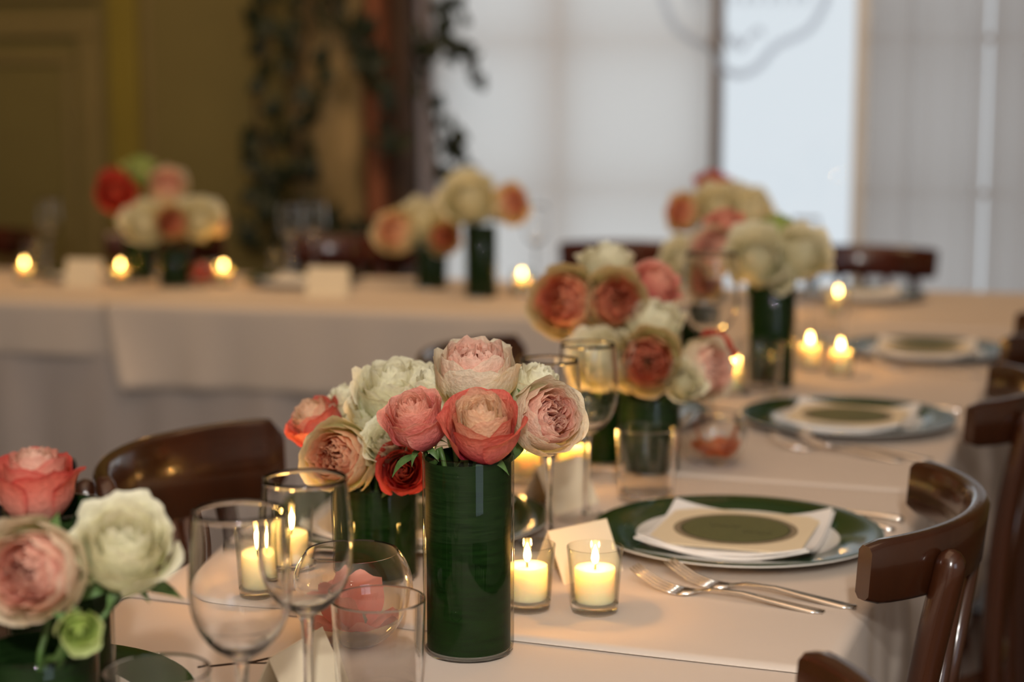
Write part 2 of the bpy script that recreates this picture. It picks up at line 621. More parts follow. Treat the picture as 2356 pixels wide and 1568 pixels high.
def ivy_leaf_mesh():
    out = [(0, 0), (0.28, -0.12), (0.5, 0.12), (0.36, 0.38), (0.30, 0.62), (0.12, 0.78), (0, 1.05), (-0.12, 0.78), (-0.30, 0.62), (-0.36, 0.38), (-0.5, 0.12), (-0.28, -0.12)]
    V = [(x, y, -0.35 * abs(x) + 0.12 * y - 0.25 * y * y) for x, y in out] + [(0, 0.35, 0.08)]
    F = [(i, (i + 1) % 12, 12) for i in range(12)]
    me = bpy.data.meshes.new('leaf')
    me.from_pydata(V, [], F)
    me.materials.append(M['ivy'])
    me.polygons.foreach_set('use_smooth', [True] * len(me.polygons))
    return me


IVY = ivy_leaf_mesh()


def ivy_vine(label, path, nleaf, spread, size, seed):
    rr = random.Random(seed)
    t = tag(in_head(thing('ivy_vine', None, None)), label, 'ivy', 'ivy vines on the pillar')
    pts = catmull(path, 8)
    mesh('stem', *tube(pts, 0.006, 6), M['bark_dark'], t)
    for k in range(nleaf):
        b = pts[int(rr.random() * (len(pts) - 1))]
        o = link('leaf', IVY, t)
        o.location = (b[0] + rr.gauss(0, spread), b[1] - abs(rr.gauss(0, 0.03)), b[2] + rr.gauss(0, 0.03))
        o.rotation_euler = (R(rr.uniform(40, 130)), R(rr.uniform(-40, 40)), R(rr.uniform(-60, 60)))
        s = size * rr.uniform(0.7, 1.25)
        o.scale = (s, s, s)


ivy_vine('ivy vine with dark leaves down the left edge of the bark pillar', [(-1.42, 1.98, 1.75), (-1.36, 1.98, 1.5), (-1.42, 1.98, 1.2), (-1.36, 1.98, 1.0), (-1.38, 1.98, 0.72)], 50, 0.045, 0.075, 1)
ivy_vine('ivy vine trailing over the middle of the bark pillar', [(-1.24, 1.97, 1.75), (-1.2, 1.95, 1.5), (-1.27, 1.95, 1.15), (-1.22, 1.95, 0.95)], 30, 0.045, 0.072, 2)
ivy_vine('ivy vine bunched at the foot of the bark pillar', [(-1.36, 1.95, 0.75), (-1.22, 1.93, 0.80), (-1.08, 1.93, 0.74), (-0.98, 1.93, 0.68), (-1.2, 1.93, 0.55)], 70, 0.06, 0.075, 3)
ivy_vine('ivy vine high on the bark pillar beside the gauze', [(-1.06, 1.97, 1.72), (-1.12, 1.95, 1.55), (-1.02, 1.96, 1.4), (-0.93, 1.96, 1.25), (-0.97, 1.96, 0.98)], 42, 0.03, 0.066, 4)
ivy_vine('ivy sprig hanging in front of the white blind, upper one', [(-0.80, 2.08, 1.72), (-0.74, 2.08, 1.56), (-0.74, 2.08, 1.44), (-0.69, 2.08, 1.38), (-0.66, 2.08, 1.28)], 26, 0.018, 0.058, 5)
ivy_vine('ivy sprig hanging in front of the white blind, lower one', [(-0.80, 2.08, 1.45), (-0.83, 2.08, 1.28), (-0.80, 2.08, 1.16), (-0.74, 2.08, 1.06), (-0.70, 2.08, 1.02), (-0.77, 2.08, 0.96)], 36, 0.020, 0.060, 6)

# ------------------------------------------------------------------ tables and cloths
ZT = 0.75


def table(name, label, x0, x1, y0, y1, head=False):
    t = thing(name, label, 'table')
    if head:
        in_head(t)
    mesh('tabletop', *box(x0, x1, y0, y1, 0.715, 0.742, 0.004), M['wood'], t, smooth=False)
    for x in (x0 + 0.06, x1 - 0.06):
        for y in (y0 + 0.06, y1 - 0.06):
            mesh('leg', *box(x - 0.025, x + 0.025, y - 0.025, y + 0.025, 0, 0.715, 0.004), M['wood'], t, smooth=False)


table('dining_table', 'near dining table under white cloths, running away from the camera', -0.885, -0.24, 0.44, 1.95)
table('dining_table', 'far dining table under the white cloths, ending at the cross table', -0.885, -0.24, 1.97, 3.56)
table('cross_table', 'long cross table under white cloths before the far wall', -2.9, 1.35, 0.02, 0.70, head=True)


def cloth(name, label, w0, w1, l0, l1, top, hang0, hang1, seed, amp=0.012, head=False, flare=0.0, m='cloth', off=0.0, step=0.02, wr=0.0007):
    """w: across, l: along. hang0/hang1: how far it falls on the two long sides"""
    rr = random.Random(seed)
    ph = [rr.uniform(0, 6.28) for _ in range(10)]
    rad = 0.012
    w0 -= off
    w1 += off
    sec = []                                   # (across, z, outward, drop)
    if hang0 > 0:
        k = 10
        for i in range(k, 0, -1):
            d = hang0 * i / k
            sec.append((w0, top - rad - d, -1, d))
        for i in range(4):
            a = PI - i * PI / 8
            sec.append((w0 + rad + rad * math.cos(a), top - rad + rad * math.sin(a), 0, 0))
    n = 30
    for i in range(n + 1):
        sec.append((w0 + rad + (w1 - w0 - 2 * rad) * i / n, top, 0, 0))
    if hang1 > 0:
        for i in range(1, 5):
            a = PI / 2 - i * PI / 8
            sec.append((w1 - rad + rad * math.cos(a), top - rad + rad * math.sin(a), 0, 0))
        k = 10
        for i in range(1, k + 1):
            d = hang1 * i / k
            sec.append((w1, top - rad - d, 1, d))
    L = max(2, int((l1 - l0) / step))
    V, F = [], []
    for j in range(L + 1):
        l = l0 + (l1 - l0) * j / L
        for (w, z, o, d) in sec:
            ww, zz, ll = w, z, l
            if o:
                f = min(1, d / 0.25)
                fold = 0.55 + 0.25 * math.sin(17 * l + ph[0]) + 0.25 * math.sin(29 * l + ph[1] + 2 * d) + 0.2 * math.sin(47 * l + ph[2])
                ww += o * amp * f * fold * 2
                if flare:
                    e = (l - l0)
                    ll -= flare * d * max(0, 1 - e / 0.25)
                    ww += o * 0.05 * f * max(0, 1 - e / 0.12)
            else:
                zz += wr * (math.sin(9 * l + 5 * w + ph[3]) * math.sin(13 * w + ph[4]) * 0.6)
            if head:
                V.append((ll, ww, zz))
            else:
                V.append((ww, ll, zz))
    ns = len(sec)
    for j in range(L):
        for i in range(ns - 1):
            q = (j * ns + i, j * ns + i + 1, (j + 1) * ns + i + 1, (j + 1) * ns + i)
            F.append(q[::-1] if head is False else q)
    o = mesh(name, V, F, M[m])
    if head:
        in_head(o)
    md = o.modifiers.new('thickness', 'SOLIDIFY')
    md.thickness = 0.0012
    md.offset = -1
    return tag(o, label, 'tablecloth')


XL, XR = -0.902, -0.222
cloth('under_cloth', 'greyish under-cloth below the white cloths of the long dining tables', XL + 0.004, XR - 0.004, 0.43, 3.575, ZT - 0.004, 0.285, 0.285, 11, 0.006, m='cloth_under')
cloth('tablecloth', 'nearest white tablecloth, under the tall green vase', XL, XR, 0.42, 1.46, ZT, 0.27, 0.27, 12)
cloth('tablecloth', 'middle white tablecloth, under the two forks and the nearest whole place setting', XL, XR, 1.372, 2.15, ZT + 0.002, 0.27, 0.27, 13, off=0.003)
cloth('tablecloth', 'far white tablecloth of the long table, meeting the cross table', XL, XR, 2.07, 3.585, ZT + 0.0035, 0.27, 0.27, 14, off=0.006)
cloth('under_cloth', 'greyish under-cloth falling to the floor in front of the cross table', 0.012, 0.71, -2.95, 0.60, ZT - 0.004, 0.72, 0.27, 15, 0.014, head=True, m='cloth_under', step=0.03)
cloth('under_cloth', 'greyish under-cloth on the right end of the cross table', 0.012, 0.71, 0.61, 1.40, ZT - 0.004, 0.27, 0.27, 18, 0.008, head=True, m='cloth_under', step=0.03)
cloth('tablecloth', 'left white overcloth on the cross table with a high hem', 0.0, 0.72, -2.97, -0.90, ZT, 0.115, 0.12, 16, 0.010, head=True)
cloth('tablecloth', 'right white overcloth on the cross table with a flared left corner', 0.0, 0.72, -1.015, 1.42, ZT + 0.002, 0.185, 0.15, 17, 0.012, head=True, flare=-0.35, off=0.004)


def zt(x, y):
    """height of the cloth at a point"""
    v = Vector((x - HO.x, y - HO.y))
    q = -v.x * math.sin(HB) + v.y * math.cos(HB)
    p = v.x * math.cos(HB) + v.y * math.sin(HB)
    if q > -0.004:
        return ZT + (0.0025 if p > -1.0 else 0.0005)
    return ZT + (0.0040 if y > 2.07 else 0.0025 if y > 1.372 else 0.0005)


# ------------------------------------------------------------------ chairs


def make_chair(wood, name, label, rail=0.064, nsp=3, blunt=True):
    t = thing(name, label, 'chair', group='bentwood chairs round the tables')
    # curved top rail, swept in plan; ends at y = -.145, middle at y = -.222
    n = 28
    V, F = [], []
    a_max = 1.02
    halfw, sag = 0.183, 0.078
    rad = (halfw ** 2 + sag ** 2) / (2 * sag)
    am = math.asin(halfw / rad)
    cy = -0.222 + rad
    for i in range(n + 1):
        u = -1 + 2 * i / n
        a = am * u
        th = 0.010
        e = abs(u)
        lo = 0.842 - rail + 0.004 * e ** 3
        hi = 0.842 - 0.002 * e
        if e > 0.9:
            k = (e - 0.9) / 0.1
            cr = (0.004 if blunt else 0.018) * (1 - math.sqrt(max(0, 1 - k * k)))
            hi -= cr
            lo += cr
        b = 0.005
        ring = [(th, lo + b), (th, hi - b), (th - b, hi), (-th + b, hi), (-th, hi - b), (-th, lo + b), (-th + b, lo), (th - b, lo)]
        for off, z in ring:
            rr_ = rad + off + (z - 0.755) * 0.10
            V.append((rr_ * math.sin(a), cy - rr_ * math.cos(a), z))
    for i in range(n):
        for k in range(8):
            F.append((i * 8 + k, i * 8 + (k + 1) % 8, (i + 1) * 8 + (k + 1) % 8, (i + 1) * 8 + k))
    F += [tuple(range(7, -1, -1)), tuple(n * 8 + k for k in range(8))]
    mesh('backrest', V, F, wood, t, sharp=50)

    def arcpt(u, off, z):
        a = am * u
        rr_ = rad + off + (z - 0.755) * 0.10
        return Vector((rr_ * math.sin(a), cy - rr_ * math.cos(a), z))
    # seat
    sh = []
    for k in range(40):
        a = 2 * PI * k / 40
        c, s = math.cos(a), math.sin(a)
        sh.append((0.205 * math.copysign(abs(c) ** 0.75, c), 0.205 * math.copysign(abs(s) ** 0.75, s) + 0.01))
    Vs, Fs = [], []
    for sc_, z in ((0.95, 0.430), (1.0, 0.438), (1.0, 0.452), (0.95, 0.46), (0.8, 0.456)):
        Vs += [(x * sc_, y * sc_, z) for x, y in sh]
    for l in range(4):
        for k in range(40):
            Fs.append((l * 40 + k, l * 40 + (k + 1) % 40, (l + 1) * 40 + (k + 1) % 40, (l + 1) * 40 + k))
    Fs += [tuple(range(39, -1, -1)), tuple(160 + k for k in range(40))]
    mesh('seat', Vs, Fs, wood, t, sharp=40)
    for s in (-1, 1):
        top = arcpt(0.60 * s, 0.021, 0.822)
        mid = Vector((0.150 * s, -0.185, 0.45))
        bot = Vector((0.175 * s, -0.235, 0.0))
        pts = catmull([bot, (bot + mid) / 2 + Vector((0, 0.015, 0)), mid, mid.lerp(top, 0.55) + Vector((0, 0.012, 0)), top - Vector((0, 0, 0.012))], 5)
        pts = [Vector(p) for p in pts] + [top - Vector((0, 0, 0.005)), top, top + Vector((0, 0, 0.003))]
        nn = len(pts)
        rads = [0.0145] * (nn - 3) + [0.0125, 0.0085, 0.003]
        mesh('leg', *tube(pts, rads, 12), wood, t)
        mesh('leg', *tube([(0.17 * s, 0.185, 0), (0.155 * s, 0.165, 0.43)], [0.012, 0.0155], 12), wood, t, sharp=40)
    for i in range(nsp):
        u = -0.30 + 0.60 * i / (nsp - 1)
        top = arcpt(u, 0.0, 0.845 - rail)
        mesh('spindle', *tube([(0.30 * u, -0.178, 0.452), tuple((Vector((0.30 * u, -0.178, 0.452)) + top) / 2), tuple(top)], 0.009 if nsp == 3 else 0.012, 8), wood, t)
    ring = [(0.135 * math.cos(2 * PI * k / 32), 0.155 * math.sin(2 * PI * k / 32) - 0.015, 0.23) for k in range(33)]
    mesh('stretcher', *tube(ring, 0.008, 8, cap=False), wood, t)
    return t


ch = make_chair(M['wood'], 'bentwood_chair', 'dark brown bentwood chair beside the nearest whole place setting, right side of table')
ch.location = (-0.358, 1.675, 0)
ch.rotation_euler = (0, 0, PI / 2)
for x, y, rz, lab in [
        (-0.352, 0.99, 90, 'nearest dark bentwood chair on the right, only its backrest end in the bottom edge'),
        (-0.335, 2.425, 90, 'second dark bentwood chair from the camera with whole back post at right photo edge'),
        (-0.340, 3.092, 90, 'dark bentwood chair on the right side by the third place setting'),
        (-0.29, 3.485, 90, 'farthest dark bentwood chair on the right, where the two tables meet'),
        ]:
    dup(ch, (x, y, 0), R(rz), lab)
cl = make_chair(M['wood'], 'bentwood_chair', 'glossy brown bentwood chair left of the nearer wine glasses, reflecting candlelight', 0.105, 6, False)
cl.location = (-0.822, 1.653, 0)
cl.rotation_euler = (0, 0, -PI / 2)
dup(cl, (-0.800, 2.475, 0), -PI / 2, 'dark bentwood chair on the left side behind the tall rose vase')
hc = make_chair(M['wood_red'], 'bentwood_chair', 'dark red-brown chair behind the cross table, left of the bright clear pane', 0.085)
hc.location = hd(0.08, 0.79)
hc.rotation_euler = (0, 0, HB + PI)
for p, lab in ((0.71, 'dark red-brown chair behind the cross table, right of all its roses'),
               (-0.72, 'dark red-brown chair behind the cross table in front of the ivy pillar'),
               (-1.32, 'dark red-brown chair behind the leftmost roses of the cross table'),
               (-1.93, 'dark red-brown chair behind the cross table at the left photo edge')):
    dup(hc, hd(p, 0.79 if p > -1 else 0.84), HB + PI, lab)
bc = make_chair(M['black_wood'], 'bentwood_chair', 'black chair standing apart at the left photo edge')
bc.location = (-1.295, 1.68, 0)
bc.rotation_euler = (0, 0, R(10))

# ------------------------------------------------------------------ glassware
WG = {}


def build_wine_glass(label):
    t = thing('wine_glass', label, 'wine glass', group='stemmed wine glasses on the tables')
    outer = [(0.0052, 0.0975), (0.0085, 0.1005), (0.0185, 0.1075), (0.0275, 0.1185), (0.0328, 0.132), (0.0345, 0.146), (0.0342, 0.162), (0.0328, 0.182), (0.0306, 0.2025)]
    inner = [(0.0301, 0.2029), (0.0320, 0.182), (0.0334, 0.162), (0.0337, 0.146), (0.0319, 0.132), (0.0266, 0.1192), (0.0175, 0.1095), (0.0075, 0.1045), (0.0, 0.1032)]
    prof = [(0.0, 0.0975)] + catmull(outer, 4) + catmull(inner, 4)
    mesh('bowl', *lathe(prof, 64), M['glass'], t)
    st = [(0.0, 0.0070), (0.0058, 0.0070)] + catmull([(0.0058, 0.0070), (0.0042, 0.018), (0.0036, 0.040), (0.0036, 0.070), (0.0044, 0.088), (0.0052, 0.0972)], 3)[1:] + [(0, 0.0972)]
    mesh('stem', *lathe(st, 24), M['glass'], t, sharp=50)
    ft = [(0, 0.0002), (0.031, 0.0002), (0.0325, 0.0010), (0.0322, 0.0020), (0.022, 0.0032), (0.011, 0.0050), (0.0058, 0.0068), (0, 0.0068)]
    mesh('foot', *lathe(ft, 48), M['glass'], t, sharp=50)
    return t


wg = build_wine_glass('nearest wine glass, left of its twin at the bottom left')
wg.location = (-0.556, 0.990, zt(-0.556, 0.99))
for x, y, lab in [
        (-0.560, 1.096, 'wine glass in front of the fish bowl, right one of the two nearest'),
        (-0.573, 1.690, 'wine glass with rim behind the tall vase roses, left of its pair'),
        (-0.570, 1.815, 'wine glass standing left of the stubby tumbler behind the pair of votives'),
        (-0.588, 2.480, 'large wine goblet in front of the third flower cluster'),
        (-2.859, 4.06, 'wine glass on the cross table left of the leftmost roses'),
        (-2.113, 4.08, 'wine glass on the cross table in front of the ivy pillar'),
        (-2.090, 4.17, 'wine glass just behind the one before the ivy pillar'),
        (-1.470, 4.22, 'wine glass on the cross table before the white blind'),
        (-0.720, 3.99, 'wine glass on the cross table behind the third flower cluster')]:
    dup(wg, (x, y, zt(x, y)), 0, lab, 1.22 if 'large' in lab else None)


def build_tumbler(label):
    t = thing('tumbler', label, 'tumbler', group='clear water tumblers on the tables')
    prof = [(0, 0.0003), (0.030, 0.0003), (0.0325, 0.0015), (0.0335, 0.006), (0.03355, 0.007), (0.0350, 0.040), (0.03695, 0.0820), (0.0371, 0.0855), (0.03715, 0.0868), (0.03715, 0.0878), (0.0368, 0.0885),
            (0.0362, 0.0885), (0.03585, 0.0878), (0.0358, 0.0868), (0.03575, 0.0855), (0.0356, 0.0820), (0.0336, 0.040), (0.0323, 0.0140), (0.0322, 0.0130), (0.0300, 0.0105), (0.029, 0.0100), (0, 0.0097)]
    mesh('glass_wall', *lathe(prof, 64), M['glass'], t, sharp=35)
    return t


tb = build_tumbler('empty water tumbler between the fish bowl and tall vase, nearest the middle')
tb.location = (-0.543, 1.185, zt(-0.5, 1.1))
for x, y, lab in [(-0.615, 0.977, 'empty water tumbler over the dark green plate at the bottom left'),
                  (-0.532, 1.930, 'empty stubby tumbler between the nearer whole plate and second flower cluster'),
                  (-0.557, 2.700, 'empty tumbler in front of the tall vase of the third flower cluster'),
                  (-0.560, 3.360, 'empty tumbler right of the third flower cluster'),
                  (-2.10, 4.00, 'tumbler beside the wine glass before the ivy pillar'),
                  (-2.845, 3.97, 'tumbler on the cross table beside the leftmost wine glass')]:
    dup(tb, (x, y, zt(x, y)), 0, lab)

# ---- votives: a glass and a candle standing in it


def build_votive_glass(label):
    t = thing('votive_glass', label, 'candle holder', group='clear votive glasses on the tables')
    mesh('glass_cup', *lathe(catmull([(0.0222, 0.010), (0.0232, 0.025), (0.0248, 0.045), (0.0266, 0.0615)], 3) + [(0.0264, 0.0628), (0.0256, 0.0630), (0.0250, 0.0615)]
                             + catmull([(0.0250, 0.0615), (0.0234, 0.045), (0.0218, 0.025), (0.0208, 0.0115)], 3)[1:], 48), M['thin_glass'], t)
    mesh('glass_base', *lathe([(0, 0.0004), (0.0195, 0.0004), (0.0212, 0.0018), (0.0222, 0.0096), (0.0200, 0.0102), (0, 0.0102)], 48), M['thick_glass'], t, sharp=40)
    return t


def build_candle(label):
    t = thing('votive_candle', label, 'candle', group='lit votive candles on the tables')
    mesh('wax', *lathe([(0, 0.0), (0.0178, 0.0), (0.0186, 0.0015), (0.0190, 0.029), (0.0186, 0.0318), (0.0170, 0.0322), (0.0150, 0.0312), (0.006, 0.0300), (0, 0.0298)], 40), M['wax'], t, sharp=50)
    mesh('wick', *tube([(0, 0, 0.029), (0.0003, 0, 0.034), (0.0012, 0, 0.0365)], [0.0009, 0.0008, 0.0006], 6), M['wick'], t)
    mesh('flame', *lathe(catmull([(0, 0.0352), (0.0022, 0.0368), (0.0034, 0.0405), (0.0029, 0.0450), (0.0015, 0.0495), (0, 0.0535)], 4), 16), M['flame'], t)
    l = bpy.data.lights.new('flame_light', 'POINT')
    l.shadow_soft_size = 0.004
    l.energy = 0.85
    l.color = (1, 0.46, 0.12)
    o = link('flame_light', l, t)
    o.location = (0, 0, 0.045)
    return t


VOT = [(-0.456, 1.479, 'in front of the nearer whole plate, right of its pair'),
       (-0.518, 1.465, 'half hidden behind the tall front vase'),
       (-0.771, 1.415, 'behind the nearest wine glasses, front one of two'),
       (-0.785, 1.500, 'behind the nearest wine glasses, back one of two'),
       (-0.650, 2.010, 'glowing between the two wine glass stems behind the front roses'),
       (-0.702, 1.975, 'glowing just right of the rim of the tall front vase'),
       (-0.602, 2.690, 'between the second flower cluster and the third tall vase'),
       (-0.529, 3.000, 'right of the third tall vase, left one of two'),
       (-0.466, 2.945, 'right of the third tall vase, right one of two'),
       (-0.610, 3.800, 'on the cross table right of the third flower cluster'),
       (-1.404, 3.930, 'on the cross table right of the middle roses'),
       (-2.200, 3.870, 'on the cross table right of the leftmost roses'),
       (-2.473, 3.814, 'on the cross table left of the leftmost short vase'),
       (-2.745, 3.780, 'on the cross table at the left photo edge')]
vg = vc = None
for x, y, where in VOT:
    z = zt(x, y)
    l1, l2 = 'clear votive glass ' + where, 'lit cream candle ' + where
    if vg is None:
        vg, vc = build_votive_glass(l1), build_candle(l2)
        vg.location, vc.location = (x, y, z), (x, y, z + 0.0108)
    else:
        dup(vg, (x, y, z), 0, l1)
        dup(vc, (x, y, z + 0.0108), 0.7 * x * 9, l2)

# ---- cylinder vases lined with a green leaf


def build_vase(name, label, h, r):
    t = thing(name, label, 'vase', group='leaf-lined cylinder vases on the tables')
    mesh('glass_wall', *lathe([(r - 0.002, 0.004), (r - 0.0004, 0.006), (r, 0.010), (r, h - 0.002), (r - 0.001, h), (r - 0.0022, h - 0.001)], 64), M['thin_glass'], t)
    mesh('glass_base', *lathe([(0, 0.0004), (r - 0.006, 0.0004), (r - 0.002, 0.0012), (r - 0.0012, 0.0028), (r - 0.002, 0.0046), (r - 0.008, 0.0050), (0, 0.0050)], 64), M['thick_glass'], t, sharp=40)

    def wrap(z0, z1, rr_, wav, mm):
        n = 64
        V, F = [], []
        rows = 6
        for j in range(rows + 1):
            for k in range(n):
                a = 2 * PI * k / n
                f = j / rows
                z = z0 + (z1 - z0) * f
                if j in (0, rows):
                    z += wav * math.sin(a + 1.0 + 2 * j)
                V.append((rr_ * math.cos(a), rr_ * math.sin(a), z))
        for j in range(rows):
            for k in range(n):
                F.append((j * n + k, j * n + (k + 1) % n, (j + 1) * n + (k + 1) % n, (j + 1) * n + k))
        mesh('leaf_lining', V, F, mm, t)
    hi = h - 0.003
    wrap(0.0056, h * 0.66, r - 0.0032, 0.0, M['green_wrap'])
    wrap(h * 0.60, hi, r - 0.0025, 0.0022, M['green_wrap2'])
    return t


HT, HS = 0.176, 0.100
tall = build_vase('tall_vase', 'tall leaf-lined glass vase in sharp focus with pink and blush roses', HT, 0.0395)
shortv = build_vase('short_vase', 'short leaf-lined vase just behind and left of the tall front vase', HS, 0.0405)
VASES = {'A': (-0.527, 1.338, HT), 'B': (-0.694, 1.517, HS), 'C': (-0.571, 2.081, HS), 'D': (-0.645, 2.115, HT), 'E': (-0.557, 2.790, HT), 'G': (-0.730, 3.000, HS),
         'F': (-0.917, 3.893, HT), 'H': (-2.302, 3.799, HS), 'I': (-2.486, 3.925, HT), 'M': (-1.672, 3.995, HS), 'K': (-1.481, 3.849, HT), 'N': (-0.700, 0.962, HS), 'O': (-0.746, 1.055, HT)}
VL = {'C': 'short leaf-lined vase at the front of the second flower cluster', 'D': 'tall leaf-lined vase at the back of the second flower cluster',
      'E': 'tall leaf-lined vase of the third flower cluster, beside two lit candles', 'G': 'short leaf-lined vase at the back of the third flower cluster',
      'F': 'tall leaf-lined vase on the cross table below the bright clear pane', 'H': 'short leaf-lined vase of the leftmost roses on the cross table',
      'I': 'tall leaf-lined vase of the leftmost roses on the cross table', 'M': 'short leaf-lined vase of the middle roses on the cross table',
      'K': 'tall leaf-lined vase of the middle roses on the cross table', 'N': 'short leaf-lined vase at the bottom left corner of the photo',
      'O': 'tall leaf-lined vase hidden behind the bottom left roses'}
for k, (x, y, h) in VASES.items():
    if k == 'A':
        tall.location = (x, y, zt(x, y))
    elif k == 'B':
        shortv.location = (x, y, zt(x, y))
    else:
        dup(tall if h == HT else shortv, (x, y, zt(x, y)), x * 7, VL[k])

# ------------------------------------------------------------------ roses
PAL = {  # inner base, inner tip, outer base, outer tip, rim, where inner gives way to outer
    'pink': ('F4C0A2', 'F4B49C', 'DA6A72', 'F09A8C', 'F4BCA8', 0.35, 0.75),
    'coralcream': ('F8E0B0', 'FAE0BC', 'C22F4C', 'E88672', 'D85A50', 0.50, 0.82),
    'blush': ('F09A82', 'FAC8B6', 'C9CC92', 'F0E0C6', 'F2ECD4', 0.52, 0.86),
    'peach': ('F08E60', 'FCC4A0', 'CFD48C', 'F2E4B8', 'F3ECC8', 0.52, 0.84),
    'cream': ('F2EABC', 'FAF6DC', 'D0DAA0', 'F2EECE', 'F8F5E0', 0.55, 0.95),
    'red': ('E4705A', 'EE8064', 'C23E3C', 'E0624E', 'C8443E', 0.25, 0.7),
    'coralgarden': ('F06E4E', 'FAAE8C', 'CDCB84', 'F1DFAE', 'F2E9C8', 0.54, 0.80),
    'green': ('98B244', 'B6CA6C', '8CAE4C', 'C2D486', 'D2DCA0', 0.4, 0.9),
    'coraledge': ('F4DCC0', 'F4D4BC', 'E8A896', 'E8806C', 'C83A3E', 0.3, 0.8),
}
GARDEN = ('blush', 'peach', 'coralgarden')


def mix3(a, b, t):
    return tuple(x + (y - x) * t for x, y in zip(a, b))


def sstep(a, b, x):
    t = max(0, min(1, (x - a) / (b - a)))
    return t * t * (3 - 2 * t)


def petal(var, k, az, rr, inner=False, nu=11, nv=10):
    """one petal of a unit-radius rose; k = 0 heart .. 1 outermost. Returns mesh data."""
    ib, it, ob, ot, rim, e0, e1 = PAL[var]
    ib, it, ob, ot, rim = map(lin, (ib, it, ob, ot, rim))
    garden = var in GARDEN
    ph = [rr.uniform(0, 6.28) for _ in range(6)]
    H = 1.40 if garden else 1.72
    ruf = 0.035 if var != 'cream' else 0.060
    if garden and inner:
        thw, rm, zt_, curl, rb = rr.uniform(0.55, 0.95), 0.04 + 0.52 * k, H * (0.93 - 0.06 * k * k + rr.uniform(-.03, .03)), -0.05, 0.05 + 0.14 * k
        ruf = 0.060
        lean = -0.10
    elif garden:
        thw, rm, zt_, curl, rb = 0.86, 0.52 + 0.42 * (k - 0.45) / 0.55, H * (1.0 - 0.40 * max(0, k - 0.55)), -0.06 + 0.42 * max(0, k - 0.66), 0.18
        lean = 0
    else:
        thw = 1.85 - 1.02 * k
        rm = 0.09 + 0.74 * k ** 0.85
        zt_ = H * (1.0 - 0.20 * k ** 1.8)
        curl = -0.14 * (1 - k) + 0.24 * k ** 1.8
        rb = 0.08 + 0.16 * k
        lean = 0
    V, C = [], []
    kk = k
    tip_sh = rr.uniform(-.25, .25)
    for j in range(nv + 1):
        v = j / nv
        for i in range(nu + 1):
            u = -1 + 2 * i / nu
            ve = v * (1 - (0.16 * abs(u) ** 3.0 if garden else 0.17 * abs(u) ** 3.6) - 0.03 * tip_sh * u)
            w = math.sin(min(1, ve / 0.55) * PI / 2) ** 0.8
            w = 0.30 + 0.70 * w
            if ve > 0.75:
                w *= 1 - (0.22 if garden else 0.16) * ((ve - 0.75) / 0.25) ** 2
            r = rb + (rm - rb) * math.sin(min(1, ve / 0.55) * PI / 2) ** 0.8
            z = zt_ * ve ** (0.9 if not garden else 1.0)
            if ve > 0.58:
                f = (ve - 0.58) / 0.42
                r += curl * f * f
                z -= max(0, curl) * 0.55 * f ** 3
            sw = 0.0 if garden and not inner else 0.10 * (1 - 0.5 * k)
            r *= 1 + sw * u
            if curl > 0:
                r += 0.16 * curl * 2 * abs(u) ** 3 * ve
                z -= 0.10 * k * abs(u) ** 3 * ve
            rw = ruf * ve ** 2.5
            r += rw * (math.sin(4.2 * u + ph[0]) + 0.6 * math.sin(9.0 * u + ph[1]))
            z += rw * 1.2 * (math.sin(3.4 * u + ph[2]) + 0.6 * math.sin(8.0 * u + ph[3]) + 0.25 * math.sin(17 * u + ph[4]))
            r = max(0.015, r + lean * max(0, ve - 0.6))
            a = az + u * thw * w
            V.append((r * math.cos(a), r * math.sin(a), z))
            m = 0.0 if (garden and inner) else sstep(e0, e1, kk)
            c = mix3(mix3(ib, it, ve), mix3(ob, ot, sstep(0.1, 0.8, ve)), m)
            edge = max(sstep(0.80, 1.0, v), 0.8 * sstep(0.82, 1.0, abs(u)) * sstep(.3, .7, v)) * (0.35 + 0.65 * m)
            if garden and not inner:
                # inside of the cup is flushed like the heart
                c = mix3(c, it, 0.25 * (1 - m))
            C.append(mix3(c, rim, 0.75 * edge))
    F = []
    wn = nu + 1
    for j in range(nv):
        for i in range(nu):
            F.append((j * wn + i, j * wn + i + 1, (j + 1) * wn + i + 1, (j + 1) * wn + i))
    return V, F, C


def mesh_data(name, V, F, m, cols=None):
    me = bpy.data.meshes.new(name)
    me.from_pydata(V, [], F)
    me.materials.append(m)
    me.polygons.foreach_set('use_smooth', [True] * len(me.polygons))
    if cols:
        a = me.color_attributes.new('pigment', 'FLOAT_COLOR', 'POINT')
        a.data.foreach_set('color', [x for c in cols for x in (*c, 1.0)])
    return me


def sepal_data(rr, az):
    V, F = [], []
    n = 7
    for j in range(n + 1):
        v = j / n
        w = 0.13 * math.sin(PI * min(1, v * 0.9 + 0.1)) * (1 - 0.5 * v)
        r = 0.14 + 0.62 * v - 0.10 * v * v
        z = 0.03 + 0.10 * math.sin(v * 3) - 0.26 * v * v
        for u in (-1, 0, 1):
            a = az
            x, y = r * math.cos(a) - u * w * math.sin(a), r * math.sin(a) + u * w * math.cos(a)
            V.append((x, y, z + (0.02 if u == 0 else 0)))
    for j in range(n):
        for i in range(2):
            F.append((j * 3 + i, j * 3 + i + 1, (j + 1) * 3 + i + 1, (j + 1) * 3 + i))
    return V, F


ROSE = {}


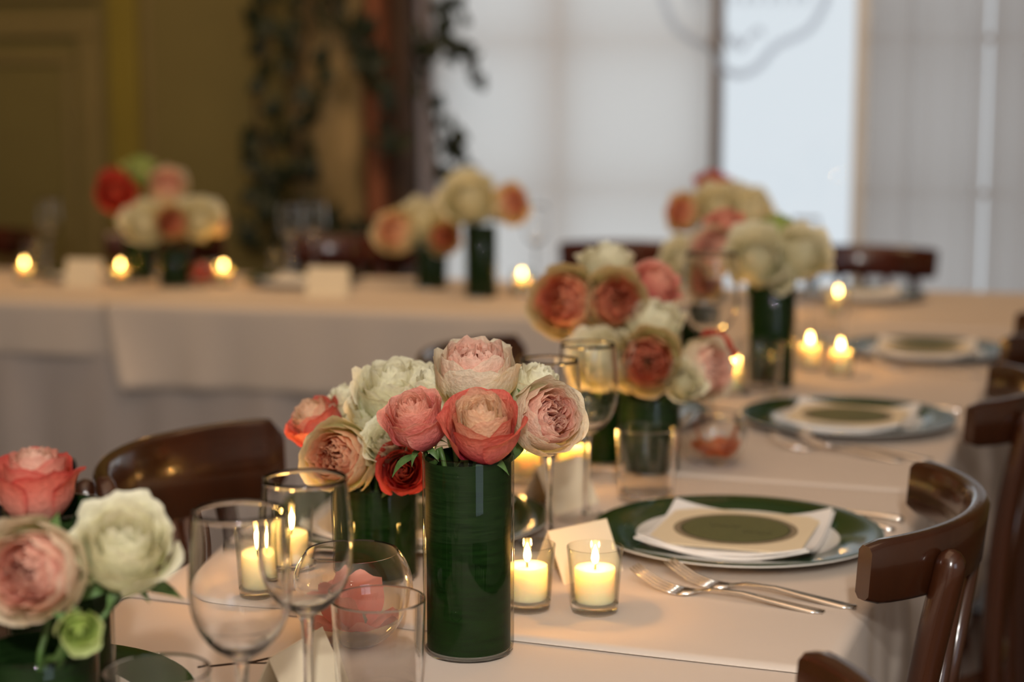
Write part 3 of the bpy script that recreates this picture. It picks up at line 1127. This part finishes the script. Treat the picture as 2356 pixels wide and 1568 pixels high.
def rose_meshes(var, seed):
    key = (var, seed)
    if key in ROSE:
        return ROSE[key]
    rr = random.Random(hash(var) % 1 + seed * 17 + sum(map(ord, var)))
    data = []
    if var in GARDEN:
        for i in range(28):
            k = (i + 0.5) / 28
            V, F, C = petal(var, 0.95 * math.sqrt(k) * 0.92, i * 2.39996 + rr.uniform(-.2, .2), rr, inner=True, nu=8, nv=8)
            data.append(mesh_data('petal', V, F, M['petal'], C))
        for i in range(16):
            k = 0.45 + 0.55 * i / 15
            V, F, C = petal(var, k, i * 2.39996 + rr.uniform(-.15, .15), rr)
            data.append(mesh_data('petal', V, F, M['petal'], C))
    else:
        n = 22 if var != 'green' else 14
        for i in range(n):
            k = (i / (n - 1))
            V, F, C = petal(var, k, i * 2.39996 * (1 if i > 4 else 0.9) + rr.uniform(-.15, .15), rr)
            data.append(mesh_data('petal', V, F, M['petal'], C))
    sep = [mesh_data('sepal', *sepal_data(rr, 2 * PI * i / 5 + 0.3), M['sepal']) for i in range(5)]
    hip = mesh_data('receptacle', *lathe(catmull([(0, -0.16), (0.09, -0.13), (0.15, -0.04), (0.17, 0.05), (0.10, 0.12), (0, 0.13)], 3), 16), M['sepal'])
    ROSE[key] = (data, sep, hip)
    return ROSE[key]


ROSES = [
    ('A','pink',-0.568,1.322,0.951,0.0300,(-0.06,-0.50,0.60),"salmon pink rose at the left front of the tall front vase"),
    ('A','coralcream',-0.504,1.313,0.950,0.0358,(0.14,-0.54,0.62),"cream-hearted coral rose in sharp focus at the centre front of the tall front vase"),
    ('A','blush',-0.469,1.368,0.954,0.0337,(0.74,-0.58,0.35),"blush garden rose with cream outer petals on the right of the tall front vase"),
    ('A','blush',-0.547,1.408,0.980,0.0389,(0.09,-0.25,0.96),"large blush rose with greenish outer petals topping the tall front vase"),
    ('A','cream',-0.507,1.452,0.959,0.0262,(0.56,-0.02,0.83),"small cream rose behind the blush rose, right back of the tall front vase"),
    ('A','cream',-0.592,1.431,0.955,0.0272,(-0.22,-0.30,0.93),"cream rose behind the salmon rose of the tall front vase"),
    ('B','peach',-0.696,1.437,0.890,0.0371,(0.08,-0.96,0.25),"peach garden rose with cream rim hanging left over the short vase, above the wine glass"),
    ('B','coralcream',-0.752,1.505,0.904,0.0303,(-0.51,-0.54,0.67),"coral rose at the far left of the front roses"),
    ('B','cream',-0.660,1.480,0.941,0.0351,(0.17,-0.48,0.86),"large cream rose topping the short vase behind the tall front vase"),
    ('B','cream',-0.684,1.489,0.917,0.0279,(-0.02,-0.56,0.83),"ruffled cream rose left of the largest cream one, over the short vase"),
    ('B','red',-0.633,1.438,0.882,0.0261,(0.44,-0.89,-0.10),"deep red-coral rose low beside the tall front vase, over the short vase"),
    ('B','cream',-0.650,1.445,0.904,0.0221,(0.22,-0.92,0.31),"pale greenish cream rose under the salmon rose"),
    ('B','cream',-0.638,1.489,0.951,0.0242,(0.30,-0.22,0.93),"cream rose with pointed petals between the short vase and tall front vase roses"),
    ('B','cream',-0.734,1.536,0.920,0.0210,(-0.35,-0.23,0.91),"small yellowish cream rose behind the coral rose at the left of the short vase"),
    ('D','coralgarden',-0.687,2.097,0.966,0.0475,(0.03,-0.98,0.21),"coral-hearted cream rose leftmost in the second flower cluster"),
    ('D','coralgarden',-0.623,2.099,0.968,0.0414,(0.38,-0.89,0.25),"coral-hearted rose right of the leftmost one in the second flower cluster"),
    ('D','cream',-0.658,2.177,0.997,0.0360,(0.07,-0.18,0.98),"cream rose topping the tall vase of the second flower cluster"),
    ('D','pink',-0.592,2.165,0.978,0.0355,(0.73,-0.42,0.54),"dusky pink rose at the upper right of the second flower cluster"),
    ('D','red',-0.619,2.138,0.930,0.0228,(0.53,-0.82,0.21),"dark red rose tucked in the middle of the second flower cluster"),
    ('C','coralgarden',-0.561,2.036,0.903,0.0434,(0.29,-0.95,0.15),"coral-hearted rose facing out above the short vase of the second flower cluster"),
    ('C','cream',-0.620,2.036,0.897,0.0405,(-0.11,-0.94,0.32),"cream rose seen through the wine glass, left of the second cluster's short vase"),
    ('C','blush',-0.508,2.096,0.887,0.0398,(0.88,-0.45,0.16),"blush rose at the right of the second cluster's short vase"),
    ('C','cream',-0.576,2.110,0.928,0.0392,(0.14,-0.38,0.91),"cream rose on top of the second cluster's short vase"),
    ('C','red',-0.506,2.154,0.904,0.0260,(0.74,-0.09,0.67),"red rose behind the blush one, right edge of the second flower cluster"),
    ('C','cream',-0.522,2.058,0.875,0.0250,(0.53,-0.84,0.11),"small greenish cream rose low at the right of the second cluster's short vase"),
    ('E','cream',-0.578,2.760,0.965,0.0484,(0.23,-0.93,0.30),"large cream rose at the front of the third flower cluster, above the vase"),
    ('E','cream',-0.512,2.785,0.972,0.0442,(0.59,-0.75,0.30),"cream rose at the right front of the third flower cluster"),
    ('E','green',-0.559,2.837,1.003,0.0335,(0.10,-0.27,0.96),"green flower topping the third flower cluster"),
    ('E','blush',-0.653,2.798,0.974,0.0437,(-0.24,-0.87,0.42),"blush rose at the left of the third flower cluster"),
    ('E','red',-0.503,2.895,0.969,0.0251,(0.89,0.09,0.44),"small red rose at the far right of the third flower cluster"),
    ('E','pink',-0.650,2.847,1.008,0.0339,(0.02,-0.67,0.74),"pink rose at the upper left of the third flower cluster"),
    ('E','cream',-0.540,2.748,0.939,0.0212,(0.42,-0.85,-0.31),"small cream bud drooping over the third cluster's vase"),
    ('G','cream',-0.752,2.971,0.932,0.0428,(-0.10,-0.91,0.41),"cream rose behind the second flower cluster, left of its neighbour with a coral heart"),
    ('G','coralgarden',-0.715,2.938,0.910,0.0369,(0.43,-0.88,0.20),"coral-hearted rose low between the second and third flower clusters"),
    ('F','cream',-0.911,3.898,0.979,0.0525,(0.32,-0.89,0.32),"cream rose at the front of the cross-table roses below the clear pane"),
    ('F','red',-0.935,3.950,1.024,0.0430,(0.10,-0.27,0.96),"red rose on top of the cross-table roses below the clear pane"),
    ('F','coralgarden',-0.985,3.901,0.965,0.0509,(-0.34,-0.91,0.21),"coral-hearted rose at the left of the cross-table roses below the clear pane"),
    ('F','cream',-0.848,3.950,0.960,0.0590,(0.66,-0.63,0.41),"cream rose at the right of the cross-table roses below the clear pane"),
    ('F','cream',-0.890,3.993,0.990,0.0433,(0.37,-0.42,0.83),"small cream rose at the back of the cross-table roses below the clear pane"),
    ('I','red',-2.525,3.881,0.983,0.0595,(0.62,-0.78,0.10),"red-coral rose at the upper left of the leftmost cross-table roses"),
    ('I','green',-2.499,3.963,1.037,0.0464,(0.10,-0.27,0.96),"green flower topping the leftmost cross-table roses"),
    ('I','blush',-2.397,3.930,0.998,0.0550,(0.45,-0.62,0.64),"blush rose at the upper right of the leftmost cross-table roses"),
    ('H','cream',-2.369,3.776,0.908,0.0577,(0.12,-0.94,0.31),"cream rose at the lower left of the leftmost cross-table roses"),
    ('H','coralgarden',-2.289,3.774,0.918,0.0496,(0.33,-0.92,0.20),"coral-hearted rose at the front centre of the leftmost cross-table roses"),
    ('H','cream',-2.255,3.840,0.918,0.0580,(0.59,-0.75,0.30),"cream rose at the lower right of the leftmost cross-table roses"),
    ('H','peach',-2.239,3.888,0.913,0.0382,(0.98,0.03,0.21),"peach rose at the far right of the leftmost cross-table roses"),
    ('M','peach',-1.753,3.976,0.893,0.0641,(-0.20,-0.93,0.30),"peach and cream rose leftmost in the middle cross-table roses"),
    ('M','cream',-1.706,4.018,0.917,0.0577,(0.26,-0.71,0.65),"cream rose second from left in the middle cross-table roses"),
    ('M','coralgarden',-1.631,3.976,0.886,0.0503,(0.53,-0.84,0.10),"small coral-hearted rose low in the middle cross-table roses"),
    ('K','cream',-1.512,3.852,0.982,0.0694,(0.22,-0.89,0.40),"large cream rose topping the middle cross-table roses"),
    ('K','coralgarden',-1.427,3.882,0.977,0.0546,(0.83,-0.47,0.31),"coral-hearted rose rightmost in the middle cross-table roses"),
    ('N','blush',-0.671,0.924,0.917,0.0359,(0.24,-0.95,0.20),"blurred pink-hearted rose in the bottom left corner vase"),
    ('N','cream',-0.628,0.962,0.923,0.0328,(0.52,-0.68,0.51),"blurred creamy white rose right of the pink-hearted one, bottom left"),
    ('N','green',-0.626,0.904,0.889,0.0157,(0.59,-0.69,-0.42),"small pale green bud hanging over the bottom left vase"),
    ('O','coraledge',-0.758,1.046,0.938,0.0339,(0.09,-0.09,0.99),"blurred pale rose with coral edges above the bottom left roses"),
]
count = {}
for (vk, var, x, y, z, rad, d, lab) in ROSES:
    count[var] = count.get(var, 0) + 1
    data, sep, hip = rose_meshes(var, count[var] % 3)
    far = {'C': 1.04, 'D': 1.05, 'E': 1.05, 'G': 1.08, 'F': 0.97, 'H': 0.97, 'I': 0.97, 'M': 0.95, 'K': 0.97}.get(vk, 1.0)
    rad *= far * (1.06 if var in GARDEN else 1.16 if var == 'cream' else 1.04)
    D = Vector(d).normalized()
    if var not in GARDEN:
        D = (D + Vector((0, 0, 0.35))).normalized()
    base = Vector((x, y, z)) - D * ((0.66 if var in GARDEN else 0.80) * rad)
    t = thing('rose', lab, 'rose', group='cut roses in the vases')
    t.location = base
    q = D.to_track_quat('Z', 'Y')
    spin = Quaternion((0, 0, 1), count[var] * 1.7)
    t.rotation_mode = 'QUATERNION'
    t.rotation_quaternion = q @ spin
    t.scale = (rad, rad, rad)
    for me in data:
        link('petal', me, t)
    for me in sep:
        link('sepal', me, t)
    link('receptacle', hip, t)
    if vk in 'ABCN':
        for n_ in range(2):
            lf = link('leaf', sep[n_], t)
            lf.scale = (1.75, 1.5, 1.2)
            lf.location = (0, 0, -0.18)
            lf.rotation_euler = (0, 0, count[var] * 2.1 + n_ * 2.4)
    vx, vy, vh = VASES[vk]
    mouth = Vector((vx + 0.5 * max(-0.04, min(0.04, x - vx)), vy + 0.5 * max(-0.04, min(0.04, y - vy)), zt(vx, vy) + vh - 0.005))
    low = Vector((vx, vy, zt(vx, vy) + 0.03))
    p1 = base - D * 0.13 * rad
    pts = catmull([p1, p1 - D * 0.010 + Vector((0, 0, -0.004)), p1.lerp(mouth, 0.6) + Vector((0, 0, -0.006)), mouth, low], 4)
    inv = (Matrix.Translation(base) @ (q @ spin).to_matrix().to_4x4() @ Matrix.Diagonal((rad, rad, rad, 1))).inverted()
    mesh('stem', *tube([inv @ Vector(p) for p in pts], 0.0024 / rad, 6), M['stem'], t)

# ------------------------------------------------------------------ fish bowls with floating blossoms


def build_bowl(label, rb):
    t = thing('fish_bowl', label, 'bowl', group='small glass fish bowls with blossoms')
    prof_o, prof_i = [], []
    for i in range(24):
        a = R(-64 + i * (64 + 40) / 23)
        prof_o.append((rb * math.cos(a), rb * math.sin(a)))
        prof_i.append(((rb - 0.0016) * math.cos(a), (rb - 0.0016) * math.sin(a)))
    z0 = -prof_o[0][1]
    prof = [(0, -z0)] + prof_o + prof_i[::-1] + [(0, prof_i[0][1] + 0.002)]
    prof = [(r, z + z0 + 0.0003) for r, z in prof]
    mesh('glass_wall', *lathe(prof, 64), M['glass'], t, sharp=60)
    return t, z0


def build_blossom(label, loc, c1, c2, rz):
    t = thing('fallen_blossom', label, 'flower', loc, rz, 'blossoms in the fish bowls')
    rr = random.Random(int(rz * 10) + 3)
    for i in range(6):
        az = i * 1.05 + rr.uniform(-.2, .2)
        up = (0.25, 0.95, 0.5, 0.15, 0.8, 0.3)[i]
        V, F, C = [], [], []
        n = 9
        for j in range(n + 1):
            v = j / n
            for k in range(n + 1):
                u = -1 + 2 * k / n
                w = 0.021 * 1.25 * math.sin(min(1, 0.15 + v * 0.95) * PI * 0.62) * (1 - 0.25 * v)
                ve = v * (1 - 0.22 * u * u)
                rr_ = 0.004 + 0.042 * ve * (1 - 0.50 * up * ve)
                zz = 0.002 + 0.048 * up * ve * (0.5 + 0.5 * ve) + 0.008 * u * u * v + 0.002 * math.sin(5 * u + i) * v
                V.append((rr_ * math.cos(az) - u * w * math.sin(az), rr_ * math.sin(az) + u * w * math.cos(az), zz))
                C.append(mix3(lin(c1), lin(c2), v))
        for j in range(n):
            for k in range(n):
                F.append((j * (n + 1) + k, j * (n + 1) + k + 1, (j + 1) * (n + 1) + k + 1, (j + 1) * (n + 1) + k))
        link('petal', mesh_data('petal', V, F, M['petal'], C), t)
    mesh('calyx', *lathe([(0, 0.000), (0.006, 0.001), (0.010, 0.010), (0.008, 0.014), (0, 0.012)], 10), M['taupe_paper'], t)
    return t


for (bx, by, rb, lb, lf, c1, c2, rz) in [(-0.632, 1.325, 0.0535, 'glass fish bowl with coral petals left of the tall front vase', 'coral pink blossom lying in the nearer fish bowl', 'DC6454', 'F4A894', 0.5),
                                         (-0.503, 2.150, 0.0440, 'glass fish bowl with orange petals right of the second flower cluster', 'orange and maroon blossom lying in the farther fish bowl', 'E0663A', 'F49A62', 2.2),
                                         (-2.245, 3.835, 0.0440, 'small fish bowl with a red blossom among the leftmost cross-table roses', 'red blossom in the fish bowl on the cross table', 'C83A2C', 'E05A40', 1.1)]:
    t, z0 = build_bowl(lb, rb)
    t.location = (bx, by, zt(bx, by))
    zb = zt(bx, by)
    build_blossom(lf, (bx + 0.004, by - 0.004, zb + 0.0115), c1, c2, rz)

# ------------------------------------------------------------------ place settings


def build_plate(label):
    t = thing('charger_plate', label, 'plate', group='green-rimmed plates at the settings')
    mesh('plate_body', *lathe([(0, 0.003), (0.075, 0.003), (0.085, 0.0003), (0.090, 0.003), (0.120, 0.0100), (0.1540, 0.0160), (0.1555, 0.0172), (0.1550, 0.0180),
                               (0.1490, 0.0174)], 72), M['plate_white'], t, sharp=50)
    mesh('green_rim', *lathe([(0.1545, 0.01825), (0.1520, 0.01855), (0.135, 0.0158), (0.110, 0.0115), (0.1085, 0.0109)], 72), M['plate_green'], t)['label'] = 'glossy bottle-green rim'
    mesh('white_well', *lathe([(0.1088, 0.0111), (0.100, 0.0085), (0.092, 0.0062), (0.085, 0.0055), (0.04, 0.0050), (0, 0.0050)], 72), M['plate_white'], t)
    return t


def build_napkin(label):
    t = thing('folded_napkin', label, 'napkin', group='folded white napkins on the plates')
    rr = random.Random(8)
    n = 14
    for layer in range(2):
        V, F = [], []
        h = 0.091 - 0.0015 * layer
        for s in (0, 1):
            for j in range(n + 1):
                for i in range(n + 1):
                    u, v = -1 + 2 * i / n, -1 + 2 * j / n
                    pl = 1 + 0.02 * math.sin(3 * u + layer) * abs(v) ** 3
                    x, y = h * u * pl, h * v * (1 + 0.02 * math.sin(4 * v + layer * 2 + 2 * u))
                    rim = 0.0065 * max(0, math.hypot(x, y) - 0.092) / 0.03
                    z = 0.0078 + rim + layer * 0.0030 + 0.0009 * math.sin(4 * u + 2 * v + layer) + 0.0050 * (abs(u) * abs(v)) ** 3
                    z += s * 0.0024
                    V.append((x, y, z))
        N = (n + 1) ** 2
        for j in range(n):
            for i in range(n):
                a = j * (n + 1) + i
                F.append((a, a + n + 1, a + n + 2, a + 1))
                F.append((N + a, N + a + 1, N + a + n + 2, N + a + n + 1))
        ring = [i for i in range(n + 1)] + [(j + 1) * (n + 1) - 1 for j in range(1, n + 1)] + [n * (n + 1) + i for i in range(n - 1, -1, -1)] + [j * (n + 1) for j in range(n - 1, 0, -1)]
        for k in range(len(ring)):
            a, b = ring[k], ring[(k + 1) % len(ring)]
            F.append((a, b, N + b, N + a))
        mesh('fold', V, F, M['napkin'], t, sharp=60)
    return t


def build_menu(label):
    t = thing('menu_card', label, 'menu card', group='square menu cards on the napkins')
    n = 8
    h = 0.081
    mesh('card', *box(-h, h, -h, h, 0, 0.0012), M['card'], t, smooth=False)

    def disc(nm, r0, r1, z, mm):
        c = [(r1 * math.cos(2 * PI * k / 64), r1 * math.sin(2 * PI * k / 64)) for k in range(64)]
        return mesh(nm, *prism(c, z - 0.0004, z), M[mm], t, smooth=False)
    disc('label_border', 0, 0.0665, 0.0016, 'taupe_paper')
    disc('label_ring', 0, 0.0590, 0.0018, 'ink')
    lb = disc('round_label', 0, 0.0570, 0.0020, 'olive_paper')
    def scrawl(x0, y0, w, amp, seed):
        rr = random.Random(seed)
        pts = [(x0 + w * i / 14 + rr.uniform(-.001, .001), y0 + amp * math.sin(i * 1.9 + seed) * rr.uniform(.5, 1), 0.0021) for i in range(15)]
        mesh('script_lettering', *tube(catmull(pts, 3), 0.00035, 4), M['ink'], lb)
    scrawl(-0.030, 0.006, 0.034, 0.006, 1)
    scrawl(0.010, -0.012, 0.032, 0.005, 2)
    return t


PL = [(-0.385, 1.767, 'by the two nearest forks on the right'), (-0.380, 2.478, 'second along the right side'), (-0.355, 3.225, 'third along the right side'),
      (-0.740, 1.700, 'on the left behind the short vase'), (-0.735, 2.420, 'on the left behind the second flower cluster'), (-0.800, 1.045, 'at the bottom left corner')]
pl = nk = mc = None
for i, (x, y, where) in enumerate(PL):
    z = zt(x, y)
    a, b, c = 'green-rimmed plate ' + where, 'folded white napkin ' + where, 'menu card with olive label ' + where
    rz = (0.02, -0.04, 0.05, PI, PI + 0.04, PI)[i]
    if pl is None:
        pl, nk, mc = build_plate(a), build_napkin(b), build_menu(c)
        pl.location, nk.location, mc.location = (x, y, z), (x, y, z), (x - 0.002, y, z + 0.0152)
        nk.rotation_euler = (0, 0, rz)
        mc.rotation_euler = (0, 0, rz)
    else:
        dup(pl, (x, y, z), 0, a)
        if i != 5:
            dup(nk, (x, y, z), rz, b)
            dup(mc, (x, y, z + 0.0152), rz + PI, c)
for (p, q, w) in ((0.72, 0.50, 'plate on the cross table right of the third flower cluster'), (-0.70, 0.50, 'plate on the cross table left of the middle roses'),
                  (-1.30, 0.52, 'plate on the cross table behind the leftmost roses'), (0.0, 0.52, 'plate on the cross table between the middle roses and clear pane')):
    g = hd(p, q)
    z = zt(g[0], g[1])
    dup(pl, (g[0], g[1], z), 0, 'green-rimmed ' + w)
    dup(nk, (g[0], g[1], z), HB + PI, 'folded napkin on the ' + w)


def build_fork(label):
    t = thing('fork', label, 'fork', group='silver forks at the settings')

    def strip(path, wid, th, nm):
        V, F = [], []
        for (x, y, z), w in zip(path, wid):
            V += [(x, y - w, z - th), (x, y + w, z - th), (x, y + w, z + th), (x, y - w, z + th)]
        for i in range(len(path) - 1):
            for k in range(4):
                F.append((4 * i + k, 4 * i + 4 + k, 4 * i + 4 + (k + 1) % 4, 4 * i + (k + 1) % 4))
        F += [(0, 1, 2, 3), tuple(4 * (len(path) - 1) + k for k in (3, 2, 1, 0))]
        return mesh(nm, V, F, M['silver'], t)
    # x from the handle end (0) to the tines (.19)
    strip([(0, 0, .0025), (.012, 0, .0022), (.04, 0, .0050), (.08, 0, .0095), (.11, 0, .0090), (.128, 0, .0052)], [.0045, .0078, .0066, .0042, .0032, .0033], .0011, 'handle')
    strip([(.124, 0, .0060), (.131, 0, .0040), (.138, 0, .0030), (.143, 0, .0031)], [.0034, .0085, .0118, .0122], .0009, 'fork_head')
    for k in range(4):
        y = -.0105 + .0070 * k
        strip([(.143, y, .0031), (.155, y, .0042), (.168, y * .97, .0078), (.184, y * .94, .0160), (.193, y * .92, .0215)], [.0017, .0016, .0014, .0011, .0006], .0008, 'tine')
    return t


fk = None
for hx, hy, tx, ty, lab in [(-0.253, 1.543, -0.448, 1.570, 'nearest silver fork with tines up, left of the two before the whole plate'),
                            (-0.228, 1.568, -0.424, 1.604, 'silver fork lying behind its twin, right of the two before the whole plate'),
                            (-0.270, 2.245, -0.462, 2.290, 'front silver fork of the second place setting on the right'),
                            (-0.235, 2.265, -0.425, 2.312, 'back silver fork of the second place setting on the right'),
                            (-0.235, 3.00, -0.43, 3.04, 'silver fork at the third place setting on the right'),
                            (-0.885, 1.905, -0.69, 1.90, 'silver fork at the place setting behind the short vase')]:
    rz = math.atan2(ty - hy, tx - hx)
    if fk is None:
        fk = build_fork(lab)
        fk.location = (hx, hy, zt(hx, hy))
        fk.rotation_euler = (0, 0, rz)
    else:
        dup(fk, (hx, hy, zt(hx, hy)), rz, lab)


def build_knife(label):
    t = thing('knife', label, 'knife', group='silver knives at the settings')
    mesh('handle', *tube([(0, 0, .005), (.004, 0, .005), (.03, 0, .005), (.09, 0, .0045), (.10, 0, .004)], [.0035, .0055, .0055, .0042, .0034], 10), M['silver'], t)
    mesh('blade', *prism([(.10, -.004), (.12, -.008), (.19, -.008), (.215, -.002), (.218, .003), (.20, .0045), (.10, .004)], .0022, .0036), M['silver'], t, smooth=False)
    return t


kn = build_knife('silver knife behind the nearest whole plate, its handle end by the chair')
kn.location = (-0.228, 1.914, zt(-0.228, 1.914))
kn.rotation_euler = (0, 0, R(170))
sp = thing('spoon', 'silver spoon handle between the nearest whole plate and the knife', 'spoon', (-0.232, 1.872, zt(-0.23, 1.87)), R(165))
mesh('handle', *tube([(0, 0, .003), (.01, 0, .003), (.05, 0, .008), (.10, 0, .008), (.13, 0, .004)], [.003, .0048, .004, .0028, .0024], 8), M['silver'], sp)
mesh('spoon_bowl', *lathe([(0, 0.0006), (0.006, 0.001), (0.012, 0.004), (0.015, 0.0085), (0.0145, 0.0085), (0.011, 0.0048), (0, 0.002)], 24), M['silver'], sp).location = (.148, 0, 0)
dup(kn, (-0.232, 2.63, zt(-.3, 2.6)), R(172), 'silver knife at the second place setting on the right')
dup(kn, (-0.885, 1.535, zt(-.8, 1.53)), R(6), 'silver knife by the place setting behind the nearest wine glasses')
spl = dup(sp, (-0.885, 1.575, zt(-.8, 1.57)), R(4), 'silver spoon by the place setting behind the nearest wine glasses')


def build_tent(label, w, h, loc, rz, mm='ivory', spread=0.5):
    t = thing('place_card', label, 'place card', loc, rz, 'folded tent place cards')
    d = h * spread
    for s in (-1, 1):
        V = [(-w / 2, s * d, 0), (w / 2, s * d, 0), (w / 2, 0, h), (-w / 2, 0, h)]
        off = Vector((0, s * h, d)).normalized() * 0.0007
        V = V + [tuple(Vector(v) - off) for v in V]
        mesh('card_leaf', V, [(0, 1, 2, 3), (7, 6, 5, 4), (0, 4, 5, 1), (1, 5, 6, 2), (2, 6, 7, 3), (3, 7, 4, 0)], M[mm], t, smooth=False)
    return t


build_tent('cream tent card between the nearest wine glass stems and fish bowl', 0.086, 0.052, (-0.605, 1.165, zt(-.6, 1.16)), R(88))
build_tent('cream tent card behind the votive hidden by the tall front vase', 0.080, 0.050, (-0.512, 1.600, zt(-.5, 1.6)), R(60))
build_tent('candlelit cream tent card between the wine glass stems behind the front roses', 0.085, 0.055, (-0.620, 1.865, zt(-.6, 1.86)), R(70))
build_tent('cream tent card on the cross table left of the leftmost candle', 0.10, 0.070, (-2.545, 3.76, zt(-2.5, 3.76)), HB, spread=0.35)
build_tent('cream tent card on the cross table before the ivy pillar', 0.105, 0.072, (-1.84, 3.745, zt(-1.8, 3.74)), HB + R(4), spread=0.35)

tw = thing('twig', 'thin dark twig lying on the bottom left green plate rim', 'twig', (-0.690, 1.165, zt(-.6, 1.1) + 0.0215), R(20))
mesh('twig_stem', *tube([(0, 0, 0), (.02, .004, .001), (.04, .004, .003), (.06, .010, .006)], .0009, 6), M['bark_dark'], tw)
mesh('twig_fork', *tube([(.035, .004, .002), (.05, -.002, .004), (.062, -.003, .007)], .0007, 6), M['bark_dark'], tw)
